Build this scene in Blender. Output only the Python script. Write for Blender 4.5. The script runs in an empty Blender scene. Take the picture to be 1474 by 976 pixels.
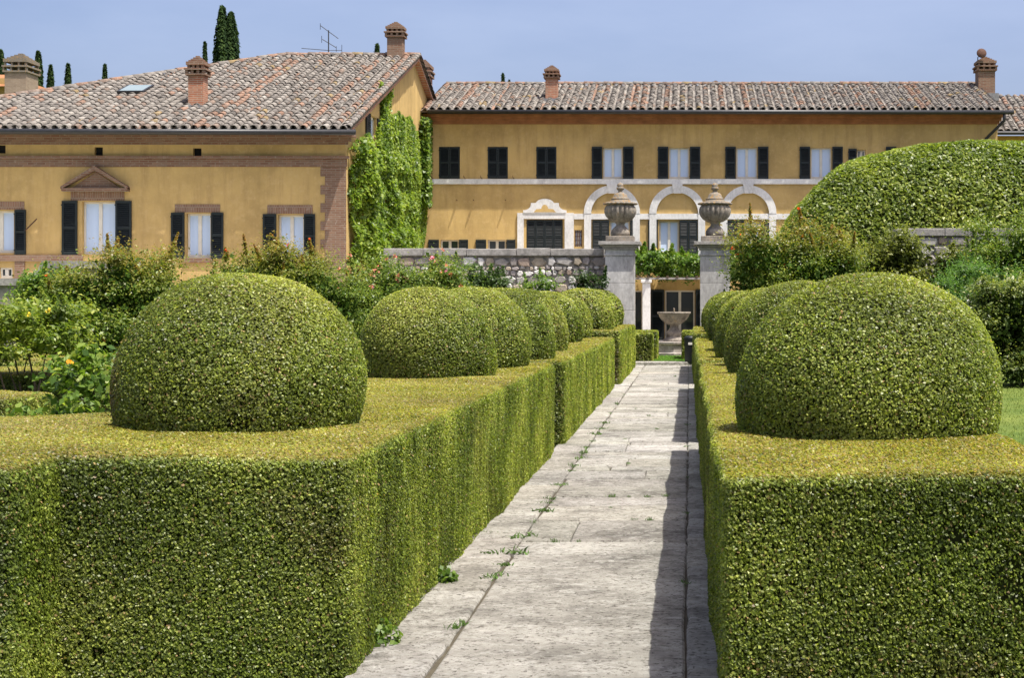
import bpy, bmesh, math, random
import numpy as np
from mathutils import Vector, Matrix
R = math.radians
rng = np.random.default_rng(7); random.seed(7)
S = bpy.context.scene
COL = S.collection
# ------------------------------------------------------------------ camera, sky, sun, exposure
F = 2200.0; HX, HY, CH = 992.0, 435.0, 1.65          # focal length and principal point in photo pixels, eye height
cam = bpy.data.cameras.new('camera'); co = bpy.data.objects.new('camera', cam); COL.objects.link(co)
co.location = (0, 0, CH); co.rotation_euler = (R(90), 0, 0)
cam.sensor_width = 36; cam.lens = 36 * F / 1474; cam.shift_x = (737 - HX) / 1474; cam.shift_y = -(488 - HY) / 1474
cam.clip_start = .1; cam.clip_end = 5000
S.camera = co
SUN = Vector((.31, -.225, .945)).normalized()
w = bpy.data.worlds.new('World'); S.world = w; w.use_nodes = True
nt = w.node_tree; bg = nt.nodes['Background']; sky = nt.nodes.new('ShaderNodeTexSky')
sky.sky_type = 'NISHITA'; sky.sun_disc = False
sky.sun_elevation = math.asin(SUN.z); sky.sun_rotation = math.atan2(SUN.x, SUN.y)
sky.air_density = .73; sky.dust_density = 6.2; sky.ozone_density = 3.0; sky.altitude = 300
tc = nt.nodes.new('ShaderNodeTexCoord'); mpw = nt.nodes.new('ShaderNodeMapping'); mpw.inputs['Scale'].default_value = (1.2, 1.2, 4.0); nt.links.new(tc.outputs['Generated'], mpw.inputs[0])
nz = nt.nodes.new('ShaderNodeTexNoise'); nz.inputs['Scale'].default_value = 2.2; nz.inputs['Detail'].default_value = 7; nz.inputs['Roughness'].default_value = .55; nt.links.new(mpw.outputs[0], nz.inputs[0])
rw = nt.nodes.new('ShaderNodeValToRGB'); rw.color_ramp.elements[0].position = .38; rw.color_ramp.elements[0].color = (0, 0, 0, 1); rw.color_ramp.elements[1].position = .72; rw.color_ramp.elements[1].color = (.30, .30, .30, 1); nt.links.new(nz.outputs[0], rw.inputs[0])
tn = nt.nodes.new('ShaderNodeMix'); tn.data_type = 'RGBA'; tn.blend_type = 'MULTIPLY'; tn.inputs[0].default_value = 1; tn.inputs[7].default_value = (1.04, .98, 1.0, 1); nt.links.new(sky.outputs[0], tn.inputs[6])
vl = nt.nodes.new('ShaderNodeMix'); vl.data_type = 'RGBA'; vl.blend_type = 'MIX'; vl.inputs[7].default_value = (3.3, 3.7, 4.7, 1); nt.links.new(rw.outputs[0], vl.inputs[0]); nt.links.new(tn.outputs[2], vl.inputs[6])   # thin high cloud over the blue
nt.links.new(vl.outputs[2], bg.inputs[0]); bg.inputs[1].default_value = .142
sl = bpy.data.lights.new('sun', 'SUN'); so = bpy.data.objects.new('sun', sl); COL.objects.link(so)
sl.energy = 4.6; sl.angle = R(.5); sl.color = (1, .95, .86)
so.rotation_euler = SUN.to_track_quat('Z', 'Y').to_euler()
vs = S.view_settings; vs.view_transform = 'Standard'; vs.look = 'None'; vs.exposure = .75; vs.gamma = 1; vs.use_curve_mapping = False

def P(x, y, d): return Vector(((x - HX) * d / F, d, CH + (HY - y) * d / F))
def px(x, d): return (x - HX) * d / F
def pz(y, d): return CH + (HY - y) * d / F

# ------------------------------------------------------------------ materials
def mat(name, rough=.8, spec=.3):
    m = bpy.data.materials.new(name); m.use_nodes = True
    n = m.node_tree.nodes; b = n['Principled BSDF']
    b.inputs['Roughness'].default_value = rough; b.inputs['Specular IOR Level'].default_value = spec
    return m, m.node_tree, b
def nd(t, kind, **kw):
    n = t.nodes.new(kind)
    for k, v in kw.items():
        if k in n.inputs: n.inputs[k].default_value = v
        else: setattr(n, k, v)
    return n
def ramp(t, src, stops):
    r = t.nodes.new('ShaderNodeValToRGB'); e = r.color_ramp.elements
    while len(e) < len(stops): e.new(.5)
    for i, (p, c) in enumerate(stops): e[i].position = p; e[i].color = (*c, 1) if len(c) == 3 else c
    t.links.new(src, r.inputs[0]); return r.outputs[0]
def mixc(t, fac, a, b, mode='MIX'):
    m = t.nodes.new('ShaderNodeMix'); m.data_type = 'RGBA'; m.blend_type = mode
    for s, v in ((m.inputs[0], fac), (m.inputs[6], a), (m.inputs[7], b)):
        if hasattr(v, 'links'): t.links.new(v, s)
        elif isinstance(v, tuple): s.default_value = (*v, 1)
        else: s.default_value = v
    return m.outputs[2]
def coords(t, scale=(1, 1, 1)):
    g = nd(t, 'ShaderNodeNewGeometry'); mp = nd(t, 'ShaderNodeMapping', Scale=scale); t.links.new(g.outputs['Position'], mp.inputs[0]); return mp.outputs[0]
def noise(t, co_, scale, detail=5, rough=.6):
    n = nd(t, 'ShaderNodeTexNoise', Scale=scale, Detail=detail, Roughness=rough); t.links.new(co_, n.inputs[0]); return n.outputs[0]
def bump(t, b, src, strength=.3, dist=.02):
    n = nd(t, 'ShaderNodeBump', Strength=strength, Distance=dist); t.links.new(src, n.inputs['Height']); t.links.new(n.outputs[0], b.inputs['Normal'])
def base(t, b, src): t.links.new(src, b.inputs['Base Color'])

def m_plain(name, col, rough=.7, var=.25, scale=6, spec=.3, bmp=.1, stretch=(1, 1, 1)):
    m, t, b = mat(name, rough, spec); c = coords(t, stretch); n = noise(t, c, scale)
    lo = tuple(v * (1 - var) for v in col); hi = tuple(min(1, v * (1 + var)) for v in col)
    base(t, b, ramp(t, n, [(.3, lo), (.7, hi)])); bump(t, b, noise(t, c, scale * 6), bmp, .01); return m
def m_stucco(name, col):
    m, t, b = mat(name, .92, .1); c = coords(t)
    n1 = noise(t, c, .45, 6, .65); n2 = noise(t, coords(t, (3, 3, .35)), 1.1, 5, .7); n3 = noise(t, c, 7, 6, .7)
    a = ramp(t, n1, [(.3, tuple(v * .70 for v in col)), (.5, col), (.70, tuple(min(1, v * 1.22) for v in col))])
    a = mixc(t, ramp(t, n2, [(.47, (0, 0, 0)), (.72, (.75, .75, .75))]), a, (col[0] * .72, col[1] * .70, col[2] * .72))
    a = mixc(t, ramp(t, n3, [(.50, (0, 0, 0)), (.70, (.45, .45, .45))]), a, (col[0] * 1.18, col[1] * 1.22, col[2] * 1.5))
    base(t, b, a); bump(t, b, noise(t, c, 25, 6), .25, .02); return m
def m_brick(name, c1=(.17, .085, .055), c2=(.25, .145, .095), mortar=(.25, .21, .16), bw=.26, bh=.065):
    m, t, b = mat(name, .9, .1); g = nd(t, 'ShaderNodeNewGeometry'); s = nd(t, 'ShaderNodeSeparateXYZ'); t.links.new(g.outputs['Position'], s.inputs[0])
    ad = nd(t, 'ShaderNodeMath', operation='ADD'); t.links.new(s.outputs[0], ad.inputs[0]); t.links.new(s.outputs[1], ad.inputs[1])
    cb = nd(t, 'ShaderNodeCombineXYZ'); t.links.new(ad.outputs[0], cb.inputs[0]); t.links.new(s.outputs[2], cb.inputs[1])
    k = nd(t, 'ShaderNodeTexBrick', Scale=1, Color1=(*c1, 1), Color2=(*c2, 1), Mortar=(*mortar, 1))
    k.inputs['Brick Width'].default_value = bw; k.inputs['Row Height'].default_value = bh; k.inputs['Mortar Size'].default_value = .008; k.inputs['Bias'].default_value = -.1
    t.links.new(cb.outputs[0], k.inputs[0])
    n = noise(t, coords(t), 3, 6, .7)
    a = mixc(t, ramp(t, n, [(.4, (0, 0, 0)), (.7, (.7, .7, .7))]), k.outputs[0], (.20, .15, .11))
    n2 = noise(t, coords(t), 9, 5, .7); a = mixc(t, ramp(t, n2, [(.58, (0, 0, 0)), (.75, (.6, .6, .6))]), a, (.42, .37, .30))
    base(t, b, a); bump(t, b, k.outputs[1], -.5, .02); return m
def m_stone(name, cols, scale=3, rough=.9, fine=18, stretch=(1, 1, 1), bmp=.4, objrand=0):
    m, t, b = mat(name, rough, .15); c = coords(t, stretch)
    n = noise(t, c, scale, 8, .7); k = len(cols)
    a = ramp(t, n, [(.28 + .44 * i / (k - 1), cc) for i, cc in enumerate(cols)])
    f = noise(t, c, fine, 7, .75)
    a = mixc(t, .55, a, ramp(t, f, [(.3, (.25, .24, .22)), (.5, (.5, .5, .5)), (.72, (.8, .8, .78))]), 'OVERLAY')
    if objrand:
        oi = nd(t, 'ShaderNodeObjectInfo'); a = mixc(t, 1.0, a, oi.outputs['Color'], 'MULTIPLY')
    base(t, b, a); bump(t, b, f, bmp, .02); return m
def m_attr(name, rough=.55, spec=.35, transl=.3, src='attr', noise_amt=0):
    m, t, b = mat(name, rough, spec)
    if src == 'attr': a = nd(t, 'ShaderNodeAttribute', attribute_name='col').outputs['Color']
    else: a = nd(t, 'ShaderNodeObjectInfo').outputs['Color']
    if noise_amt:
        n = noise(t, coords(t), 14, 6, .7)
        a = mixc(t, ramp(t, n, [(.42, (0, 0, 0)), (.68, (noise_amt * .6,) * 3)]), a, (.36, .335, .30))
        n = noise(t, coords(t, (1, 1, 1)), 5, 6, .75)
        a = mixc(t, ramp(t, n, [(.5, (0, 0, 0)), (.7, (noise_amt,) * 3)]), a, (.085, .078, .07))
        bump(t, b, n, .3, .02)
    base(t, b, a)
    if transl:
        tr = nd(t, 'ShaderNodeBsdfTranslucent'); mx = nd(t, 'ShaderNodeMixShader'); mx.inputs[0].default_value = transl
        hs = mixc(t, 1.0, a, (1.25, 1.3, .6), 'MULTIPLY'); t.links.new(hs, tr.inputs[0])
        t.links.new(b.outputs[0], mx.inputs[1]); t.links.new(tr.outputs[0], mx.inputs[2]); t.links.new(mx.outputs[0], t.nodes['Material Output'].inputs[0])
    return m
M = {}
M['leaf'] = m_attr('leaf_green', .42, .45, .48)
M['leafdull'] = m_attr('leaf_dull', .8, .1, .2)
M['petal'] = m_attr('petal', .7, .2, .3)
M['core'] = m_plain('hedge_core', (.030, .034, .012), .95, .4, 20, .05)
M['bark'] = m_plain('bark', (.10, .075, .05), .95, .4, 14, .1, .5, (1, 1, .2))
M['stucco'] = m_stucco('ochre_stucco', (.495, .345, .138))
M['brick'] = m_brick('old_brick')
M['brickred'] = m_brick('red_brick', (.36, .13, .07), (.42, .19, .11), (.42, .33, .25))
M['brickgrey'] = m_brick('grey_brick', (.26, .19, .13), (.33, .25, .18), (.35, .30, .23))
M['soldier'] = m_brick('soldier_brick', (.19, .095, .06), (.27, .16, .105), (.28, .23, .17), .07, .26)
M['cornice'] = m_plain('terracotta_cornice', (.30, .135, .06), .9, .25, 3)
M['trim'] = m_stone('pale_stone_trim', [(.50, .50, .49), (.64, .635, .615), (.75, .745, .72)], 1.6, .9, 14, (1, 1, .6), .15)
M['pier'] = m_stone('weathered_pier_stone', [(.24, .23, .22), (.42, .41, .39), (.54, .525, .50)], 1.8, .9, 10, (1.4, 1.4, .6), .35)
M['coping'] = m_stone('coping_stone', [(.16, .15, .14), (.28, .265, .245), (.40, .38, .35)], 3, .9, 14)
M['fountain'] = m_stone('fountain_stone', [(.12, .10, .085), (.30, .27, .24), (.50, .47, .43)], 4, .85, 14)
M['urn'] = m_stone('urn_stone', [(.07, .06, .05), (.17, .15, .125), (.27, .24, .20), (.34, .22, .09)], 5, .9, 16)
M['lichen'] = m_stone('orange_lichen_stone', [(.09, .08, .068), (.30, .17, .05), (.20, .18, .15), (.17, .155, .13), (.34, .20, .06), (.46, .44, .40)], 11, .95, 24)
m, t, b = mat('travertine_slab', .95, .1); c = coords(t, (1, 1.15, 1)); c2 = coords(t, (1, 1, 1))
a = ramp(t, noise(t, c, 1.6, 8, .72), [(.34, (.18, .172, .155)), (.48, (.36, .345, .31)), (.62, (.48, .462, .42))])
a = mixc(t, ramp(t, noise(t, c, 11, 8, .8), [(.50, (0, 0, 0)), (.66, (.85, .85, .85))]), a, (.64, .625, .585))
a = mixc(t, ramp(t, noise(t, c, 7, 8, .8), [(.52, (0, 0, 0)), (.68, (.8, .8, .8))]), a, (.17, .16, .142))
pit = ramp(t, noise(t, c2, 34, 5, .75), [(.54, (0, 0, 0)), (.63, (.9, .9, .9))]); a = mixc(t, pit, a, (.085, .075, .06))
oi = nd(t, 'ShaderNodeObjectInfo'); a = mixc(t, 1.0, a, oi.outputs['Color'], 'MULTIPLY'); base(t, b, a); bump(t, b, noise(t, c, 20, 8, .8), 1.0, .035); M['path'] = m
M['joint'] = m_plain('joint_soil', (.07, .06, .04), .95, .4, 8)
M['rubble'] = m_stone('rubble_stone', [(.5, .48, .45), (.8, .78, .74), (1, .98, .95)], 6, .9, 20, (1, 1, 1), .6, 1)
M['mortar'] = m_plain('wall_mortar', (.27, .245, .21), .95, .4, 9, .1, .5)
M['shutter'] = m_plain('shutter_paint', (.008, .013, .014), .5, .3, 8, .4)
M['frame'] = m_plain('window_frame_paint', (.66, .63, .55), .6, .08, 5)
M['metal'] = m_plain('dark_gutter_metal', (.022, .022, .024), .45, .3, 6, .5)
M['rust'] = m_plain('rusty_metal', (.09, .045, .03), .8, .4, 12)
M['dark'] = m_plain('dark_interior', (.012, .011, .010), .9, .2, 3)
M['deck'] = m_plain('roof_mortar_bed', (.16, .125, .10), .95, .4, 6)
M['tile'] = m_attr('roof_tile_single', .9, .1, 0, 'obj', .75)
M['tilemass'] = m_attr('roof_tile_mass', .9, .1, 0, 'attr', .75)
M['lead'] = m_plain('lead_flashing', (.20, .20, .20), .7, .25, 8)
m, t, b = mat('sky_tinted_glass', .06, .6); n = noise(t, coords(t, (6, 6, .2)), 2.0)
base(t, b, ramp(t, n, [(.3, (.50, .63, .83)), (.7, (.55, .675, .87))])); M['pane'] = m  # sky reflection put into the pane colour as pale blue, with faint curtain folds
m, t, b = mat('dark_glass', .04, .8); b.inputs['Base Color'].default_value = (.035, .045, .05, 1); M['darkpane'] = m
m, t, b = mat('skylight_glass', .35, .3); b.inputs['Base Color'].default_value = (.20, .25, .26, 1); M['skyglass'] = m
m, t, b = mat('grass_ground', .95, .1); c = coords(t); n = noise(t, c, .8, 6); f = noise(t, c, 30, 4)
a = ramp(t, n, [(.35, (.06, .10, .02)), (.65, (.14, .17, .04))]); base(t, b, mixc(t, .5, a, ramp(t, f, [(.3, (.3, .3, .3)), (.7, (.75, .75, .7))]), 'OVERLAY')); bump(t, b, f, .6, .03); M['lawn'] = m
M['gravel'] = m_stone('bounce_gravel', [(.38, .35, .30), (.48, .45, .39), (.56, .53, .47)], 6, .95, 40)  # kept pale so the added court throws sunlight onto the walls
m, t, b = mat('water', .03, .5); b.inputs['Base Color'].default_value = (.05, .07, .06, 1); M['water'] = m

# ------------------------------------------------------------------ builders
ORG = {}
def empty(name, loc, label, cat, group=None):
    o = bpy.data.objects.new(name, None); COL.objects.link(o); o.location = loc; ORG[o.name] = Vector(loc)
    o['label'] = label; o['category'] = cat
    if group: o['group'] = group
    return o
def link(name, me, m, parent=None, smooth=False, **props):
    o = bpy.data.objects.new(name, me); COL.objects.link(o)
    if m and not me.materials: me.materials.append(M[m])
    if parent:
        o.parent = parent; ORG[o.name] = ORG[parent.name]; me.transform(Matrix.Translation(-ORG[parent.name]))
    if smooth: me.polygons.foreach_set('use_smooth', [True] * len(me.polygons))
    for k, v in props.items(): o[k] = v
    return o
class MB:
    def __init__(s): s.v = []; s.f = []
    def add(s, vs_, fs):
        n = len(s.v); s.v += [tuple(v) for v in vs_]; s.f += [tuple(i + n for i in f) for f in fs]; return s
    def box(s, x0, x1, y0, y1, z0, z1):
        v = [(x, y, z) for z in (z0, z1) for y in (y0, y1) for x in (x0, x1)]
        return s.add(v, [(0, 2, 3, 1), (4, 5, 7, 6), (0, 1, 5, 4), (2, 6, 7, 3), (0, 4, 6, 2), (1, 3, 7, 5)])
    def quad(s, *p): return s.add(p, [tuple(range(len(p)))])
    def prism_y(s, poly, y0, y1):            # polygon in xz (ccw seen from -y) extruded along y
        n = len(poly); v = [(x, y0, z) for x, z in poly] + [(x, y1, z) for x, z in poly]
        return s.add(v, [tuple(range(n)), tuple(range(2 * n - 1, n - 1, -1))] + [(i, i + n, (i + 1) % n + n, (i + 1) % n) for i in range(n)])
    def prism_x(s, poly, x0, x1):            # polygon in yz extruded along x
        n = len(poly); v = [(x0, y, z) for y, z in poly] + [(x1, y, z) for y, z in poly]
        return s.add(v, [tuple(range(n - 1, -1, -1)), tuple(range(n, 2 * n))] + [(i, (i + 1) % n, (i + 1) % n + n, i + n) for i in range(n)])
    def tube(s, pts, r0, r1=None, k=8):
        r1 = r0 if r1 is None else r1; pts = [Vector(p) for p in pts]; n = len(pts); vs_ = []
        for i, p in enumerate(pts):
            d = (pts[min(i + 1, n - 1)] - pts[max(i - 1, 0)]).normalized(); a = d.orthogonal().normalized(); bb = d.cross(a); r = r0 + (r1 - r0) * i / (n - 1)
            vs_ += [p + r * (math.cos(q * math.tau / k) * a + math.sin(q * math.tau / k) * bb) for q in range(k)]
        fs = [(i * k + q, i * k + (q + 1) % k, (i + 1) * k + (q + 1) % k, (i + 1) * k + q) for i in range(n - 1) for q in range(k)]
        fs += [tuple(range(k - 1, -1, -1)), tuple(range((n - 1) * k, n * k))]
        return s.add(vs_, fs)
    def lathe(s, prof, c, k=32, mod=None):   # prof: (r, z[, flute amount])
        vs_ = []
        for p in prof:
            fl = p[2] if len(p) > 2 else 0
            for q in range(k):
                th = q * math.tau / k; r = p[0] * (1 + fl * (abs(math.sin(th * mod / 2)) - .6 if mod else 0))
                vs_.append((c[0] + r * math.cos(th), c[1] + r * math.sin(th), c[2] + p[1]))
        n = len(prof); fs = [(i * k + q, i * k + (q + 1) % k, (i + 1) * k + (q + 1) % k, (i + 1) * k + q) for i in range(n - 1) for q in range(k)]
        fs += [tuple(range(k - 1, -1, -1)), tuple(range((n - 1) * k, n * k))]
        return s.add(vs_, fs)
    def build(s, name, m, parent=None, smooth=False, bevel=0, **props):
        me = bpy.data.meshes.new(name); me.from_pydata(s.v, [], s.f); me.validate()
        if bevel:
            bm = bmesh.new(); bm.from_mesh(me); bmesh.ops.remove_doubles(bm, verts=bm.verts, dist=1e-5)
            bmesh.ops.bevel(bm, geom=bm.edges[:], offset=bevel, segments=2, affect='EDGES', profile=.6); bm.to_mesh(me); bm.free()
        return link(name, me, m, parent, smooth, **props)
def struct(o): o['kind'] = 'structure'; return o

# --- leaf clouds
def fbm(p, scale, seed=0, octs=3):
    r = np.random.default_rng(seed); out = np.zeros(len(p)); amp = 1
    for o_ in range(octs):
        for k in range(4):
            d = r.normal(size=3); d /= np.linalg.norm(d); out += amp * np.sin(p @ d * scale * (2 ** o_) * (.7 + .6 * r.random()) * 2 + r.random() * 7)
        amp *= .55
    return out / 4
def norm(a): return a / np.maximum(np.linalg.norm(a, axis=1, keepdims=True), 1e-9)
def lerp(a, b, t): return a + (b - a) * t[:, None]
def leafmesh(name, p, n, size, col, parent, m='leaf', spread=.9, aspect=.6, fold=.15, up=0, drop=0, kind='stuff', face=(.22, -.16, .55)):
    k = len(p); N = norm(n + spread * rng.normal(size=(k, 3)) + np.array(face))      # leaves turn towards the light
    t_ = rng.normal(size=(k, 3)); t_[:, 2] += up - drop; t_ = norm(t_ - N * np.sum(t_ * N, 1)[:, None]); b_ = np.cross(N, t_)
    L = (size * rng.uniform(.65, 1.3, k))[:, None] * .5; W = L * aspect
    v = np.empty((k, 4, 3)); v[:, 0] = p - L * t_; v[:, 2] = p + L * t_; v[:, 1] = p + W * b_ + fold * L * N; v[:, 3] = p - W * b_ + fold * L * N
    me = bpy.data.meshes.new(name); me.vertices.add(4 * k); me.loops.add(4 * k); me.polygons.add(k)
    me.vertices.foreach_set('co', v.reshape(-1)); me.loops.foreach_set('vertex_index', np.arange(4 * k, dtype=np.int32))
    me.polygons.foreach_set('loop_start', np.arange(0, 4 * k, 4, dtype=np.int32))
    me.update(calc_edges=True)
    at = me.attributes.new('col', 'FLOAT_COLOR', 'FACE'); at.data.foreach_set('color', np.c_[np.clip(col, 0, 1), np.ones(k)].astype(np.float32).reshape(-1))
    o = link(name, me, m, parent)
    if kind: o['kind'] = kind
    return o
G0 = np.array((.085, .125, .016)); G1 = np.array((.225, .285, .042)); G2 = np.array((.42, .45, .095)); TAN = np.array((.34, .24, .10)); YEL = np.array((.27, .215, .032))
def boxcol(p, n, seed, dry=0.0):
    k = len(p); f = np.clip(.5 + .38 * fbm(p, 2.2, seed) + .22 * rng.normal(size=k), 0, 1)
    c = lerp(lerp(np.tile(G0, (k, 1)), G1, np.clip(f * 2, 0, 1)), G2, np.clip(f * 2 - 1, 0, 1))
    top = np.clip((n[:, 2] - .55) / .4, 0, 1) * dry
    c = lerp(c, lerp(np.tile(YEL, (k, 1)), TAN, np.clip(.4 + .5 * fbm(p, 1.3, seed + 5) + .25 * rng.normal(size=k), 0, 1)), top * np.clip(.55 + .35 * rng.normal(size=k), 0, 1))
    br = np.clip(fbm(p, 1.9, seed + 21) * 1.6 - .75, 0, .8) * (1 - .6 * np.clip(n[:, 2], 0, 1)) * (1 - .7 * np.clip(n[:, 0], 0, 1)); c = lerp(c, np.array((.155, .115, .045)), br * (rng.random(k) < .7)); c = c * (1 - .25 * (1 - np.abs(n[:, 2])) * (1 - np.clip(n[:, 0], 0, 1)) * np.clip(.5 + fbm(p, 1.2, seed + 33), 0, 1))[:, None]  # dry brown patches; sides turned from the sun darkened, shade put into leaf colour
    tan = rng.random(k) < .03; c[tan] = TAN * rng.uniform(.7, 1.3, (tan.sum(), 1))
    return c * rng.uniform(.5, 1.4, (k, 1)) * (1 + .12 * fbm(p, 4.5, seed + 9))[:, None]
def lsize(d, smin=.0150, kk=.00135): return np.maximum(smin, kk * d)
def rbox_points(lo, hi, rr, cov=1.6, faces='tfrlb'):
    lo = np.array(lo, float); hi = np.array(hi, float); out = []
    dmin = max(lo[1], 5.0); smin = float(lsize(np.array([dmin]))[0]); dens = cov / (.3 * smin ** 2)
    ex = hi - lo
    F_ = {'t': (ex[0] * ex[1], 2, 1, 1.0), 'f': (ex[0] * ex[2], 1, 0, 1.5), 'b': (ex[0] * ex[2], 1, 1, .3), 'r': (ex[1] * ex[2], 0, 1, 1.1), 'l': (ex[1] * ex[2], 0, 0, 1.1)}
    for f in faces:
        area, ax, side, mul = F_[f]; n = int(area * dens * mul); q = lo + rng.random((n, 3)) * ex; q[:, ax] = hi[ax] if side else lo[ax]
        keep = rng.random(n) < (smin / lsize(q[:, 1])) ** 2; out.append(q[keep])
    q = np.concatenate(out); c = np.clip(q, lo + rr, hi - rr); c[:, 2] = np.minimum(q[:, 2], hi[2] - rr); v = norm(q - c); return c + rr * v, v
def hedge(label, boxes, seed, dry=1.0, h_wob=.02, group='clipped box hedges along the path', name='box_hedge', cov=1.6):
    b0 = boxes[0]; e = empty(name, ((b0[0] + b0[1]) / 2, (b0[2] + b0[3]) / 2, 0), label, 'hedge', group)
    Ps, Ns = [], []
    for bx in boxes:
        x0, x1, y0, y1, h = bx[:5]; fc = bx[5] if len(bx) > 5 else 'tfrlb'
        p, n = rbox_points((x0, y0, 0), (x1, y1, h), .06, cov, fc)
        # undulating clipped surface, vertical shear marks on the sides
        side = 1 - np.clip(n[:, 2], 0, 1)
        st = np.sin(p[:, 1] * 9 + 2 * np.sin(p[:, 1] * 2.3 + seed)) * np.sin(p[:, 1] * 23 + seed) + np.sin(p[:, 0] * 11 + seed) * .4
        p = p + n * (h_wob * fbm(p, 1.5, seed) + side * .005 * st - rng.uniform(0, 1, len(p)) ** 2.5 * .045)[:, None]
        hole = fbm(p, 5.5, seed + 3); keep = (hole < .80) | (rng.random(len(p)) < .3); Ps.append(p[keep]); Ns.append(n[keep])
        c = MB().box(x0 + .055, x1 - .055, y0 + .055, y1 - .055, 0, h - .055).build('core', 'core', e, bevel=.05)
    p = np.concatenate(Ps); n = np.concatenate(Ns)
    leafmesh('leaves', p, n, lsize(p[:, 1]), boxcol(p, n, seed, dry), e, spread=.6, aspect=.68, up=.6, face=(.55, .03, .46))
    return e
def dome(label, X, d, r, z0, ht, seed, group='clipped box domes standing on the hedges'):
    e = empty('topiary_dome', (X, d, z0), label, 'topiary', group)
    zc = ht * .27; a = ht - zc
    smin = float(lsize(np.array([d]))[0]); n_ = int(1.75 * (2 * math.pi * r * ht * 1.1) / (.3 * smin ** 2))
    v = norm(rng.normal(size=(n_ * 2, 3))); p = v * (np.sum(np.abs(np.c_[np.hypot(v[:, 0], v[:, 1]), v[:, 2]]) ** 2.15, 1) ** (-1 / 2.15))[:, None] * np.array((r, r, a)); p = p[p[:, 2] > -zc][:n_]
    nn = norm(p / np.array((r * r, r * r, a * a)))
    lob = fbm(p, 1.1 / r, seed, 2) + .25 * fbm(p, 3.2 / r, seed + 1, 2); p = p + p[:, 2:3] * np.array((random.uniform(-.05, .05), random.uniform(-.05, .05), 0))
    stray = np.where(rng.random(len(p)) < .02, rng.random(len(p)) * .03, 0); p = p + nn * (stray + .030 * lob * r / .65 - rng.random(len(p)) ** 2.5 * .05)[:, None]
    w_ = np.array((X, d, z0 + zc)); p = p + w_
    hole = fbm(p, 6, seed + 2); keep = (hole < .85) | (rng.random(len(p)) < .3) ; p = p[keep]; nn = nn[keep]
    prof = [(math.sqrt(max(0, 1 - (q / a) ** 2)) * (r - .085) if q < a else .01, q) for q in np.linspace(-zc, a - .085, 12)]
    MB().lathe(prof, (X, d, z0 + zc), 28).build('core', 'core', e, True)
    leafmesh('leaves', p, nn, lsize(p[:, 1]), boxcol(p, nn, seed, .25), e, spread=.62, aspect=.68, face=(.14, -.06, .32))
    return e

# ------------------------------------------------------------------ ground, path
g = MB(); g.quad((-400, -60, 0), (400, -60, 0), (400, 900, 0), (-400, 900, 0)); struct(g.build('ground', 'lawn'))
gc = MB(); gc.quad((-40, 31, .01), (-2.4, 31, .01), (-2.4, 41.6, .01), (-40, 41.6, .01)); gc.quad((-40, 41.6, .01), (11, 41.6, .01), (11, 57.5, .01), (-40, 57.5, .01)); struct(gc.build('bounce_court', 'gravel')); gl = MB(); gl.quad((-2.3, 39.0, .016), (1.3, 39.0, .016), (1.3, 47.0, .016), (-2.3, 47.0, .016)); struct(gl.build('lawn_strip', 'lawn'))  # unseen pale court added to bounce sunlight onto the facades; then the lawn strip
pb = MB(); pb.box(-1.50, .34, 2, 39.0, .002, .026); path = struct(pb.build('path', 'joint'))
ORG[path.name] = Vector((0, 0, 0))
def slab(x0, x1, y0, y1, tint, z=.045):
    g_ = .013; j = lambda: random.uniform(-.008, .008); h = z + random.uniform(-.006, .006)
    x0 += .005 + j() * .5; x1 -= .005 + j() * .5; gy_ = .009 if y0 < 11 else .02; y0 += gy_; y1 -= gy_
    n = 6; 
    edge = [(x0 + (x1 - x0) * i / n, y0 + j()) for i in range(n)] + [(x1 + j(), y0 + (y1 - y0) * i / n) for i in range(n)] + [(x1 - (x1 - x0) * i / n, y1 + j()) for i in range(n)] + [(x0 + j(), y1 - (y1 - y0) * i / n) for i in range(n)]
    cx, cy = (x0 + x1) / 2, (y0 + y1) / 2; k = len(edge)
    ins = lambda e_, q: (e_[0] + (q if e_[0] < cx else -q), e_[1] + (q if e_[1] < cy else -q))
    t1, t2 = random.uniform(-.004, .004), random.uniform(-.004, .004)
    hz = lambda e_: h + t1 * (e_[0] - cx) + t2 * (e_[1] - cy)
    v = [(*e_, .006) for e_ in edge] + [(*e_, hz(e_) - .012) for e_ in edge] + [(*ins(e_, .012), hz(e_)) for e_ in edge]
    m_ = MB(); m_.add(v, [(i + a * k, (i + 1) % k + a * k, (i + 1) % k + (a + 1) * k, i + (a + 1) * k) for a in (0, 1) for i in range(k)] + [tuple(range(2 * k, 3 * k))])
    o = m_.build('paving_slab', 'path', path); o.color = (*tint, 1); return o
def tint():
    q = random.uniform(.74, 1.06); return (min(1, q * random.uniform(.98, 1.02)), min(1, q), min(1, q * random.uniform(.94, 1.0)))
ys = [3.0, 5.4, 9.72, 10.25, 11.2, 12.05, 12.6, 13.35, 13.9]
while ys[-1] < 38.4: ys.append(ys[-1] + random.choice((.35, .45, .6, .75, .85)))
for a_, b_ in zip(ys, ys[1:]):
    if random.random() < .35 and b_ - a_ < 1.0:
        xm = random.uniform(-.8, -.3); slab(-1.13 + random.uniform(-.008, .012), xm, a_, b_, tint()); slab(xm, -.015, a_, b_, tint())
    else: slab(-1.13 + random.uniform(-.008, .012), -.015, a_, b_, tint())
for x0, x1 in ((-1.49, -1.13), (-.015, .33)):
    y = 3.2
    while y < 38.6: y2 = y + random.uniform(.8, 1.5); slab(x0, x1, y, y2, tint(), .05); y = y2
slab(-1.45, .3, 39.05, 39.6, (1, 1, .97), .12)

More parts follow.
